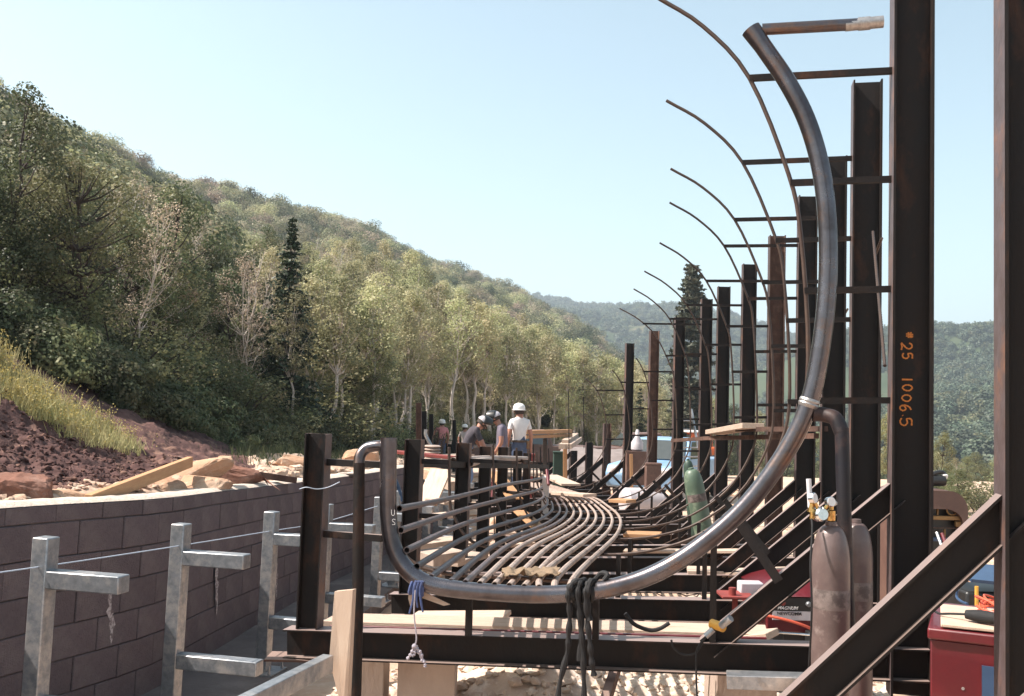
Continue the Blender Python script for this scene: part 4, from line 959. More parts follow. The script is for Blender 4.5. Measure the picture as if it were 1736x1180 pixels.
gas_bottle(1171, 11.6, 793, .112, 1.2, green_m, 'large green gas bottle leaning behind the far curved rods', lean=(-.22, 0), valve=False)
gas_bottle(1166, 14.0, 778, .075, 1.1, mat('dark_green_cylinder', (.04, .075, .055), (.03, .055, .04), rough=.5), 'slim dark green gas bottle showing above the large one', lean=(-.1, 0), valve=False)
# ---------------------------------------------------------------- straps, rag, string, canvas, plug
def strap(pts, r, name, m_, label, cat, flat=None):
    b = MB(); sp = spline(pts, 8); b.tube(sp, [r*(1+.22*math.sin(i*1.3+len(pts))) for i in range(len(sp))], 8); return b.build(name, m_, label=label, cat=cat)
Hh = lambda x, y, dt=HDT: L(2, *hit(2, x, y, dt), dt)
b = MB()
for k, (x0, pts) in enumerate(((962, [(975, 986, 0), (966, 994, -.05), (963, 1010, -.065), (966, 1040, -.05), (964, 1075, -.05), (962, 1105, -.04), (948, 1165, -.05), (940, 1250, -.05)]),
        (985, [(990, 984, 0), (983, 990, -.05), (980, 1010, -.06), (985, 1060, -.05), (988, 1100, -.05), (990, 1160, -.05), (991, 1260, -.05)]),
        (1000, [(1002, 985, 0), (996, 992, -.05), (993, 1010, -.062), (996, 1050, -.05), (1000, 1090, -.05), (1003, 1120, -.05), (1007, 1145, -.045)]),
        (975, [(1000, 986, .02), (985, 984, -.03), (970, 990, -.058), (968, 1006, -.058), (978, 1022, -.04), (985, 1050, -.04), (983, 1120, -.045)]),
        (978, [(1012, 990, .03), (1004, 984, -.02), (998, 996, -.06), (996, 1022, -.05), (1000, 1052, -.05)]))):
    sp = spline([Hh(x, y, HDT+d) for x, y, d in pts], 8); b.tube(sp, [.0145*(1+.25*math.sin(i*.9+k)) for i in range(len(sp))], 8)
for k in range(5):
    c = hs_[min(range(len(hs_)), key=lambda q: (hs_[q]-Hh(968+k*9, 1005)).length)]; b.lathe([(HRAD+.002, -.012), (HRAD+.012, -.006), (HRAD+.012, .006), (HRAD+.002, .012)], c, (1, -.15+.1*k, .05), 20)
b.build('black_straps', rubber, label='bundle of black webbing straps knotted over the low part of the header pipe', cat='strap')
b = MB(); b.tube(spline([Hh(1008, 984, HDT+.03), Hh(1020, 972, HDT+.02), Hh(1030, 975, HDT), Hh(1024, 984, HDT-.01)], 6), .014, 8); b.build('strap_end', rubber, label='loose loop of the black strap standing up on the pipe', cat='strap')
# blue rag on the pipe with hanging string and tassel
rg = MB(); 
for k in range(4):
    c = Hh(700+k*5, 992+k*1.0); rg.lathe([(HRAD+.001, -.012), (HRAD+.009+.003*(k % 2), -.004), (HRAD+.007, .006), (HRAD+.001, .012)], c, (1, -.1+.07*k, -.3+.1*k), 20)
for k, pts in enumerate(([(706, 985), (702, 1000), (700, 1018), (694, 1040)], [(716, 985), (712, 1000), (714, 1022), (717, 1038)], [(711, 985), (707, 998), (706, 1015), (708, 1030)])):
    sp = spline([Hh(x, y, HDT-.058) for x, y in pts], 6); rg.tube(sp, [.010*(1-.55*i/len(sp)) for i in range(len(sp))], 7)
rg.build('blue_rag', ragb, label='blue rag tied round the bend of the header pipe', cat='rag')
b = MB(); b.tube(spline([Hh(x, y, HDT-.062) for x, y in ((704, 1000), (702, 1040), (706, 1080), (704, 1093))], 8), .0042, 6)
b.lump(Hh(703, 1096, HDT-.062), .018, 3, 2)
for pts in ([(702, 1096), (697, 1108), (690, 1118)], [(706, 1098), (712, 1110), (720, 1124), (721, 1131)], [(704, 1098), (703, 1108), (698, 1112)], [(706, 1098), (714, 1108), (716, 1122)]):
    sp = spline([Hh(x, y, HDT-.062) for x, y in pts], 6); b.tube(sp, [.0075*(1+.4*math.sin(i*1.9)) for i in range(len(sp))], 7)
b.build('knotted_string', ragw, label='pale string with a frayed knot hanging from the blue rag', cat='string')
b = MB(); q = [Hh(718, 1003, HDT+.02), Hh(763, 1025, HDT+.02), Hh(752, 1027, HDT+.02), Hh(716, 1014, HDT+.02)]
for qq in (q, [Hh(693, 1002, HDT+.03), Hh(701, 1006, HDT+.03), Hh(697, 1033, HDT+.03), Hh(692, 1015, HDT+.03)]): b.hexa(qq, [a+V((0, .012, 0)) for a in qq])
b.build('wooden_wedges', wood, label='two pale wooden slivers wedged under the tied part of the header pipe', cat='wedge', smooth=False)
b = MB(); b.tube(spline([Hh(669, 812, HDT+.1), Hh(676, 828, HDT+.1), Hh(680, 840, HDT+.1), Hh(681, 850, HDT+.1)], 5), [.012]*5+[.009]*5+[.006]*6, 7); b.build('rag_strip', bluedk, label='narrow blue strip of cloth hanging by the top inner cooling pipe', cat='rag')
# canvas on the pipes
b = MB(); rows = []
for i in range(26):
    r_ = []
    for j in range(9):
        x = 852+i*3.9; c = L(2, *hit(2, x, 981+1.0*math.sin(i*.5), -.30), -.30)
        r_.append(c+V((0.01*math.sin(j*2+i), .035*j, .010+.055*abs(noise.noise(V((i*.17, j*.30, 4))))+.014*noise.noise(V((i*.6, j*.8, 2)))-.010*(j > 6))))
    rows.append(r_)
vs = [p for r_ in rows for p in r_]; b.add(vs, [(i*9+j, i*9+j+1, (i+1)*9+j+1, (i+1)*9+j) for i in range(25) for j in range(8)])
o = b.build('canvas_rag', ragt, label='crumpled tan canvas cloth dropped on the sunlit cooling pipes', cat='cloth', ang=180); so_ = o.modifiers.new('solid', 'SOLIDIFY'); so_.thickness = .004
# cable with yellow plug
cb = empty('power_cable', P(1180, 1095, 5.1), 'black power cable with a yellow and black connector on the diagonal brace', 'cable')
b = MB(); b.tube(spline([P(x, y, 5.05) for x, y in ((1211, 1068), (1196, 1080), (1188, 1095), (1178, 1108), (1158, 1110), (1142, 1098), (1138, 1085))], 8), .0055, 8)
b.tube(spline([P(x, y, 5.04) for x, y in ((1196, 1080), (1182, 1100), (1180, 1125), (1182, 1200))], 8), .005, 8)
b.tube(spline([P(x, y, 5.55) for x, y in ((1060, 1040), (1075, 1058), (1100, 1068), (1118, 1066), (1135, 1056))], 8), .012, 8); b.build('cable', rubber, cb)
b = MB(); b.tube([P(1206, 1057, 5.08), P(1227, 1064, 5.02)], .024, 12); b.build('plug_cap', yellowp, cb)
b = MB(); b.tube([P(1223, 1061, 5.02), P(1239, 1048, 4.98)], .019, 12); b.tube([P(1196, 1079, 5.06), P(1209, 1067, 5.06)], .016, 12); b.build('plug_body', galv, cb)
# ---------------------------------------------------------------- welding machine
Yw = 6.55
wm = empty('welding_machine', P(1350, 1100, Yw), 'red welding machine with black control panel standing behind the mauve gas bottle', 'welding machine')
A0 = P(1300, 1072, Yw); A1 = P(1452, 1075, Yw); wz0, wz1 = A0.z, P(1350, 1012, Yw).z; xl, xr = A0.x, A1.x
def wbox(mb, x0, x1, z0, z1, y0=0, y1=.75): mb.box(((x0+x1)/2, Yw+(y0+y1)/2, (z0+z1)/2), (x1-x0, y1-y0, z1-z0))
b = MB(); wbox(b, xl, xr, wz0, wz1); b.build('case', redp, wm, bevel=.01)
b = MB(); zt_ = P(1350, 982, Yw+.2).z; b.hexa([V((xl-.015, Yw-.02, wz1+.001)), V((xr+.015, Yw-.02, wz1+.001)), V((xr+.015, Yw+.77, wz1+.001)), V((xl-.015, Yw+.77, wz1+.001))], [V((xl+.14, Yw+.16, zt_)), V((xr-.14, Yw+.16, zt_)), V((xr-.14, Yw+.6, zt_)), V((xl+.14, Yw+.6, zt_))])
b.build('hood', redp, wm, bevel=.012)
za, zb_, zc = P(1350, 1012, Yw).z, P(1350, 1036, Yw).z, P(1350, 1051, Yw).z
b = MB(); wbox(b, xl+.012, xr-.012, zb_+.002, za-.004, -.012, -.001); b.build('control_panel', blackp, wm)
b = MB(); wbox(b, xl+.035, xr-.012, zc, zb_, -.014, -.001); b.build('name_plate', greyp, wm)
for k, (dx, dz) in enumerate(((.10, .055), (.27, .05), (.36, .06))):
    b = MB(); b.lathe([(.018, 0), (.018, .012), (.012, .022)], V((xl+dx, Yw-.012, zb_+dz)), (0, -1, 0), 14); b.build('knob', [redfade, galv, rust_edge][k], wm)
def txt(s, size, loc, m_, parent, rot=(R(90), 0, 0), shear=0.0, ext=.0006, name='lettering'):
    cu = bpy.data.curves.new(name, 'FONT'); cu.body = s; cu.size = size; cu.shear = shear; cu.extrude = ext; cu.offset = size*.02; cu.resolution_u = 3
    tmp = bpy.data.objects.new('tmp', cu); C.objects.link(tmp); dg = bpy.context.evaluated_depsgraph_get(); me = bpy.data.meshes.new_from_object(tmp.evaluated_get(dg)); bpy.data.objects.remove(tmp)
    me.materials.clear(); me.materials.append(m_); o = bpy.data.objects.new(name, me); C.objects.link(o); o.parent = parent; o.location = V(loc)-org(parent); o.rotation_euler = rot; o.name = name
    return o
txt('MAGNUM', .030, P(1318, 1033, Yw-.014), whitep, wm, shear=.3)
txt('NEWCOMM', .030, P(1318, 1042.5, Yw-.017), blackp, wm, shear=-.2)
b = MB(); z_ = P(1330, 1078, Yw-.05).z
for xx in (P(1312, 1078, Yw).x, P(1372, 1078, Yw).x): b.box((xx, Yw-.06, z_-.01), (.07, .09, .09))
b.build('terminal_covers', blackp, wm, bevel=.006, kind='stuff')
b = MB(); b.tube([P(1315, 1072, Yw-.12), P(1372, 1076, Yw-.12)], .008, 8); b.build('handle_bar', chrome, wm)
b = MB(); wbox(b, xl, xr, wz0-.35, wz0-.02, .03, .7); b.build('undercarriage', blackp, wm)
b = MB(); b.tube(spline([P(1297, 1043, Yw-.12), P(1320, 1048, Yw-.15), P(1350, 1056, Yw-.16), P(1375, 1066, Yw-.14), P(1392, 1080, Yw-.1)], 8), .009, 8); b.build('orange_cord', cord_or, label='orange extension cord drooping across the front of the red welding machine', cat='cord')
b = MB(); c = P(1252, 1013, 6.6); b.box(c+V((0, .1, 0)), (.22, .25, .012)); b.tube([c+V((0, .1, -.15)), c+V((0, .1, -.006))], .02, 8); b.lathe([(.025, 0), (.025, .05)], c+V((-.03, .05, .006)), n=12); b.build('jack_stand', redfade, label='small red steel stand beside the welding machine', cat='stand', smooth=False)
b = MB(); b.box(P(1278, 1003, 6.7)+V((0, .1, 0)), (.16, .12, .10)); b.build('grey_box', greyp, label='small pale grey box next to the red stand', cat='box', bevel=.01)
plank(P(1262, 1079, 5.9), P(1310, 1075, 5.8), .2, .04, 'pale board end in front of the welding machine', wood)
# ---------------------------------------------------------------- red tool chest
Yt = 4.0; tc_ = empty('tool_chest', P(1660, 1200, Yt+.3), 'big dark red steel tool chest at the lower right, a pale board on its lid', 'tool chest')
x0 = P(1577, 1072, Yt).x; zt_ = P(1600, 1075, Yt).z; 
b = MB(); b.box((x0+.7, Yt+.3, zt_-.52), (1.4, .6, 1.0)); b.build('body', redp, tc_, bevel=.006)
b = MB(); b.box((x0+.7, Yt+.295, zt_+.004), (1.42, .63, .045)); b.build('lid', redp, tc_, bevel=.008)
b = MB(); b.box((x0+.215, Yt-.003, zt_-.55), (.055, .006, .9)); b.build('blue_stripe', bluedk, tc_)
for k in range(5):
    b = MB(); b.tube([V((x0+.12+.001*k, Yt-.004, zt_-.20-.17*k)), V((x0+.12, Yt+.001, zt_-.20-.17*k))], .006, 8); b.build('rivet', galv, tc_)
plank(V((x0+.03, Yt+.22, zt_+.040)), V((x0+1.0, Yt+.26, zt_+.040)), .46, .014, 'pale plywood sheet lying on the lid of the red tool chest', ply, name='board', cat='board')
rn = random.Random(4)
b = MB()
for k in range(9):
    c = V((x0+.30+rn.uniform(-.03, .03), Yt+.28+rn.uniform(-.03, .03), zt_+.055+.006*k)); rr = rn.uniform(.07, .13)
    b.tube([c+V((rr*math.cos(a)*1.2, rr*math.sin(a), .02*math.sin(a*2+k)+.01)) for a in np.linspace(0, 6.28, 26)], .0045, 6)
b.build('coiled_cord', cord_or, label='coil of orange-red cord on the tool chest lid', cat='cord')
gr = empty('angle_grinder', V((x0+.18, Yt+.07, zt_+.055)), 'dark hand grinder with a long flex lying on the tool chest', 'grinder')
b = MB(); a_ = V((x0+.13, Yt+.10, zt_+.075)); c_ = V((x0+.30, Yt+.04, zt_+.078)); b.tube([a_, a_.lerp(c_, .3), a_.lerp(c_, .6), c_], [.018, .026, .024, .028], 12); b.build('grinder_body', rubber, gr)
b = MB(); b.lathe([(.045, 0), (.048, .004), (.01, .012)], c_-V((0, 0, .022)), (0.1, 0, 1), 20); b.build('disc', galv, gr)
b = MB(); b.tube(spline([a_, a_+V((-.06, .03, -.01)), a_+V((-.10, .05, -.018)), a_+V((-.12, .09, -.018))], 6), .005, 6); b.build('flex', rubber, gr)
Rz = Matrix.Translation(V((x0, Yt, 0))) @ Matrix.Rotation(R(-26), 4, 'Z') @ Matrix.Translation(V((-x0, -Yt, 0)))
for o in list(C.objects):
    if o.parent is None and (o.get('category') in ('tool chest', 'grinder') or 'chest lid' in o.get('label', '') or 'lid of the red tool chest' in o.get('label', '')): o.matrix_basis = Rz @ o.matrix_basis
# ---------------------------------------------------------------- engine-driven compressor behind
tanp = mat('dull_ochre_paint', (.30, .17, .06), (.22, .12, .045), rough=.6)
Yc = 8.2; cm = empty('compressor', P(1600, 1100, Yc+.6), 'brown round-topped engine compressor with exposed gauges and an orange band', 'compressor')
cx1 = P(1645, 850, Yc).x; cx0 = cx1-.60; ztop = P(1580, 822, Yc).z; zbt = ztop-1.15
prof = []; rr = .16
for a in np.linspace(0, math.pi/2, 7): prof.append((cx1-rr+rr*math.sin(math.pi/2-a), ztop-.05-rr+rr*math.sin(a)+.0))
for a in np.linspace(math.pi/2, math.pi, 7): prof.append((cx0+rr+rr*math.cos(a), ztop-.05-rr+rr*math.sin(a)))
prof = [(cx1, zbt)]+prof+[(cx0, zbt)]; n_ = len(prof)
b = MB(); vs = [V((x, Yc+.04, z)) for x, z in prof]+[V((x, Yc+.62, z)) for x, z in prof]; b.add(vs, [tuple(range(n_, 2*n_))[::-1]]+[(i, i+1, i+1+n_, i+n_) for i in range(n_-1)]); 
inn = [((x-(cx0+cx1)/2)*.88+(cx0+cx1)/2, (z-zbt)*.86+zbt) for x, z in prof]
b.add([V((x, Yc+.04, z)) for x, z in prof]+[V((x, Yc+.04, z)) for x, z in inn], [(i, i+n_, i+1+n_, i+1) for i in range(n_-1)])
b.add([V((x, Yc+.04, z)) for x, z in inn]+[V((x, Yc+.22, z)) for x, z in inn], [(i, i+n_, i+1+n_, i+1) for i in range(n_-1)]+[tuple(range(n_, 2*n_))])
b.build('housing', brownp, cm, ang=40)
b = MB(); b.box(((cx0+cx1)/2, Yc+.19, zbt+.5), (.50, .04, .9)); b.build('recess_panel', blackp, cm)
def cbar(px0, py0, px1, py1, name, m_, dy=.10, th=.03):
    a = P(px0, py0, Yc+dy); c = P(px1, py1, Yc+dy); mb = MB(); mb.box(((a.x+c.x)/2, Yc+dy, (a.z+c.z)/2), (abs(c.x-a.x), th, abs(c.z-a.z))); return mb.build(name, m_, cm, bevel=.004)
cbar(1540, 873, 1629, 882, 'orange_band', tanp); cbar(1540, 850, 1632, 852, 'gauge_rail', tanp); cbar(1588, 852, 1590, 873, 'gauge_divider', tanp); cbar(1627, 852, 1630, 893, 'gauge_side', tanp)
cbar(1540, 893, 1625, 896, 'lower_rail', brownp); cbar(1545, 898, 1578, 906, 'tan_plate', tanp); cbar(1540, 910, 1612, 918, 'blue_tank', bluedk); cbar(1600, 897, 1602, 912, 'lower_divider', tanp)
cbar(1619, 884, 1629, 893, 'orange_corner', tanp)
for k, (px, py) in enumerate(((1571, 862), (1614, 864), (1550, 864))):
    b = MB(); c = P(px, py, Yc+.1); b.tube([c+V((.045*math.cos(a), 0, .045*math.sin(a))) for a in np.linspace(0, 6.283, 20)], .007, 6); g_ = b.build('gauge_ring', tanp, cm)
    b = MB(); b.lathe([(.04, 0), (.04, .01)], c+V((0, .02, 0)), (0, -1, 0), 16); sub_org(g_, cm); b.build('dial', blackp, g_)
b = MB(); c = P(1585, 820, Yc+.3); b.tube([c+V((-.12, 0, -.05)), c+V((-.12, 0, .02)), c+V((.08, 0, .03))], .05, 12); b.tube(spline([c+V((-.05, 0, .02)), c+V((-.02, 0, .08)), c+V((.06, 0, .10)), c+V((.1, 0, .06))], 5), .02, 8); b.build('exhaust', blackp, cm)
b = MB(); b.lathe([(.02, 0), (.03, .02), (.03, .035), (.01, .05)], P(1601, 812, Yc+.3), n=12); b.build('exhaust_cap', whitep, cm)
for k, dx in enumerate((.12, .5)):
    b = MB(); b.lathe([(.1, -.08), (.26, -.08), (.28, -.05), (.28, .05), (.26, .08), (.1, .08)], V((cx0+dx, Yc+.4, zbt-.12)), (1, 0, 0), 24); b.build('wheel', rubber, cm)
b = MB(); b.tube([P(1588, 903, 7.6), P(1597, 928, 7.5)], .012, 8); b.build('blue_hose', galv, label='pale hose end upright before the compressor', cat='hose')
b = MB(); b.tube([P(1597, 905, 7.6), P(1604, 925, 7.5)], .014, 8); b.build('red_hose', redp, label='red hose end upright before the compressor', cat='hose')
# small blue machine
Yb = 6.4; bm = empty('generator', P(1665, 1080, Yb), 'small generator with a blue cover and yellow frame behind the tool chest', 'generator')
b = MB(); a = P(1652, 974, Yb); b.hexa([a+V((-.02, 0, -.05)), a+V((.5, 0, -.09)), a+V((.5, .45, -.03)), a+V((-.02, .45, 0))], [a+V((-.02, 0, -.03)), a+V((.5, 0, -.07)), a+V((.5, .45, -.01)), a+V((-.02, .45, .02))]); b.build('cover', bluedk, bm)
b = MB(); b.box(a+V((.22, .25, -.33)), (.5, .4, .42)); b.build('engine', blackp, bm, bevel=.02)
for dx in (.0, .13, .42):
    b = MB(); b.tube([a+V((dx, -.03, -.07)), a+V((dx, -.03, -.55))], .013, 8); b.build('frame_tube', yellowp, bm)
b = MB(); b.tube(spline([P(1624, 1000, 6.0), P(1622, 1012, 6.0), P(1630, 1020, 5.9), P(1640, 1024, 5.8)], 5), .008, 7); b.build('blue_lead', bluedk, label='blue lead hanging by the generator', cat='cord')
# ---------------------------------------------------------------- vehicles and machines far back
def pickup(px, Y, zb, label, paint, rz=0.0):
    base = XZ(px, Y, zb); o = empty('pickup_truck', base, label, 'pickup truck'); M_ = Matrix.Rotation(rz, 3, 'Z')
    def T(x, y, z): return base+M_ @ V((x, y, z))
    # side profile along local x (front = -x), width along y
    prof = [(-2.5, .45), (-2.55, .8), (-2.4, 1.02), (-1.25, 1.10), (-.75, 1.66), (.45, 1.70), (.62, 1.12), (2.55, 1.10), (2.6, .5)]
    b = MB(); n = len(prof); vs = [T(x, -.9+(.1 if z > 1.2 else 0), z) for x, z in prof]+[T(x, .9-(.1 if z > 1.2 else 0), z) for x, z in prof]
    b.add(vs, [tuple(range(n)), tuple(reversed(range(n, 2*n)))]+[(i, i+n, (i+1) % n+n, (i+1) % n) for i in range(n)]); b.build('body', paint, o, bevel=.05)
    for k, (x0, x1, x2, x3) in enumerate(((-1.05, -.28, -.28, -.68), (-.2, .42, .36, -.2))):
        for s in (-1, 1):
            b = MB(); q = [T(x0, s*.885, 1.16), T(x1, s*.885, 1.16), T(x2, s*.815, 1.60), T(x3, s*.815, 1.60)]; b.hexa(q, [a+M_ @ V((0, s*.012, 0)) for a in q]); b.build('side_window', glass_m, o)
    b = MB(); q = [T(-1.24, -.78, 1.14), T(-1.24, .78, 1.14), T(-.80, .7, 1.62), T(-.80, -.7, 1.62)]; b.hexa(q, [a+M_ @ V((-.02, 0, .015)) for a in q]); b.build('windscreen', glass_m, o)
    for s in (-1, 1):
        for x in (-1.6, 1.6):
            b = MB(); b.lathe([(.2, -.1), (.36, -.1), (.38, -.06), (.38, .06), (.36, .1), (.2, .1)], T(x, s*.82, .38), M_ @ V((0, 1, 0)), 20); wq = b.build('wheel', rubber, o); sub_org(wq, o)
            b = MB(); b.lathe([(.19, -.105), (.19, .105)], T(x, s*.82, .38), M_ @ V((0, 1, 0)), 16); b.build('rim', galv, wq)
        b = MB(); b.box(T(-2.5, s*.65, .85), (.08, .25, .16), M_); b.build('headlight', whitep, o)
    return o
pickup(1136, 27, -2.42, 'pale blue pickup truck parked beyond the tall columns', bluep, R(62))
pickup(1092, 40, -2.6, 'grey pickup truck parked farther off behind the leftmost tall columns', brownp, R(10))
pickup(905, 38, -2.55, 'dull brown pickup truck half hidden behind the far rods', brownp, R(5))
# orange loader with white cab roof
ld = empty('loader', XZ(1182, 43, -2.8), 'orange site loader with a pale cab roof seen between the columns', 'loader'); base = org(ld)
b = MB(); b.box(base+V((0, 0, 1.15)), (2.6, 1.6, .9)); b.build('chassis', orangep, ld, bevel=.08)
b = MB(); b.box(base+V((.1, 0, 1.95)), (1.2, 1.3, .75)); b.build('cab', orangep, ld, bevel=.06)
b = MB(); b.box(base+V((.1, 0, 2.02)), (1.22, 1.1, .45)); b.build('cab_window', glass_m, ld)
b = MB(); b.box(base+V((.1, 0, 2.40)), (1.5, 1.5, .12)); b.build('cab_roof', whitep, ld, bevel=.04)
b = MB(); b.bar(base+V((-.9, -.6, 1.5)), base+V((-2.0, -.6, .6)), .15, .25); b.build('lift_arm', orangep, ld)
b = MB(); b.box(base+V((-2.2, 0, .45)), (.5, 2.0, .6)); b.build('bucket', rust_edge, ld)
for s in (-1, 1):
    for x in (-.8, .85):
        b = MB(); b.lathe([(.25, -.16), (.55, -.16), (.6, -.08), (.6, .08), (.55, .16), (.25, .16)], base+V((x, s*.85, .6)), (0, 1, 0), 22); b.build('wheel', rubber, ld)
ld.scale = (.8, .8, .8)
# A-frame ladder
la = empty('step_ladder', XZ(1172, 22, -2.4), 'pale aluminium ladder leaning between two tall columns', 'ladder')
p0, p1 = P(1182, 838, 21.5), P(1157, 694, 22.5); sx = V((.22, .08, 0))
for s in (-1, 1): b = MB(); b.bar(p0+sx*s, p1+sx*s, .035, .07); b.build('stile', galv, la)
for k in range(1, 9): q = p0.lerp(p1, k/9.3); b = MB(); b.tube([q-sx, q+sx], .016, 6); b.build('rung', galv, la)
# white upright pump/tank by the truck
tk = empty('site_tank', XZ(1078, 24, -2.45), 'white bottle-shaped tank on a brown stand near the pale blue truck', 'tank'); c = P(1080, 764, 24)
b = MB(); b.lathe([(.11, 0), (.15, .03), (.15, .20), (.06, .34), (.04, .5), (.02, .52)], c, n=18); b.build('tank', greyp, tk)
b = MB(); b.box(c+V((0, 0, -.42)), (.55, .5, .82)); b.build('stand', brownp, tk)
b = MB(); b.bar(P(1070, 770, 23.6), P(1071, 838, 23.6), .07, .07, (0, 1, 0)); b.build('marker_stake', wood_or, label='orange stake in front of the white tank', cat='stake', smooth=False)
# grey berm/tarp and far fence
b = MB(); rows = []
for i in range(30):
    rows.append([])
    for j in range(12):
        p = XZ(930+i*7, 33+j*.35, -2.45); h = 1.05*math.sin(math.pi*j/11)**.7*min(1, i/3, (29-i)/3); rows[-1].append(p+V((0, 0, h+.08*fbm(p.x, p.y, 1.5, 3))))
tag(grid_mesh('earth_mound', rows, mat('grey_earth', (.24, .20, .19), (.18, .15, .14), rough=1, scale=3, bump=1), kind=None), 'low grey mound of earth beyond the short columns', 'mound')
b = MB()
for k in range(3): pass
for k, (px, w_, y0_, m_, l_, Y) in enumerate(((948, 20, 768, mat('dark_green_enamel', (.02, .05, .035), (.015, .04, .03)), 'dark green site cabinet behind the upright rods', 26), (893, 26, 772, redfade, 'reddish crate on the ground beyond the man in white', 24), (1107, 26, 788, brownp, 'brown drum-sided box between two tall columns', 22), (925, 12, 812, whitep, 'white bucket beside the red marker post', 19))):
    a = P(px, y0_, Y); g = Z0-2.42; wd = w_/FPX*Y; o = empty('site_box', V((a.x, Y, g)), l_, 'crate'); b = MB(); b.box((a.x, Y, (a.z+g)/2), (wd, wd*.8, a.z-g)); b.build('crate_body', m_, o, bevel=.02)
    b = MB(); b.box((a.x, Y, a.z+.02), (wd*1.06, wd*.86, .05)); b.build('crate_lid', m_, o, bevel=.01)
# white car behind the green bottle and round tank on ground
b = MB(); c = XZ(1085, 22, -2.35); b.lathe([(.02, -.5), (.25, -.48), (.32, -.4), (.32, .4), (.25, .48), (.02, .5)], c+V((.05, 0, .3)), (1, .3, 0), 22); b.build('round_tank', greyp, label='round grey tank lying on the ground under the far curved rods', cat='tank')
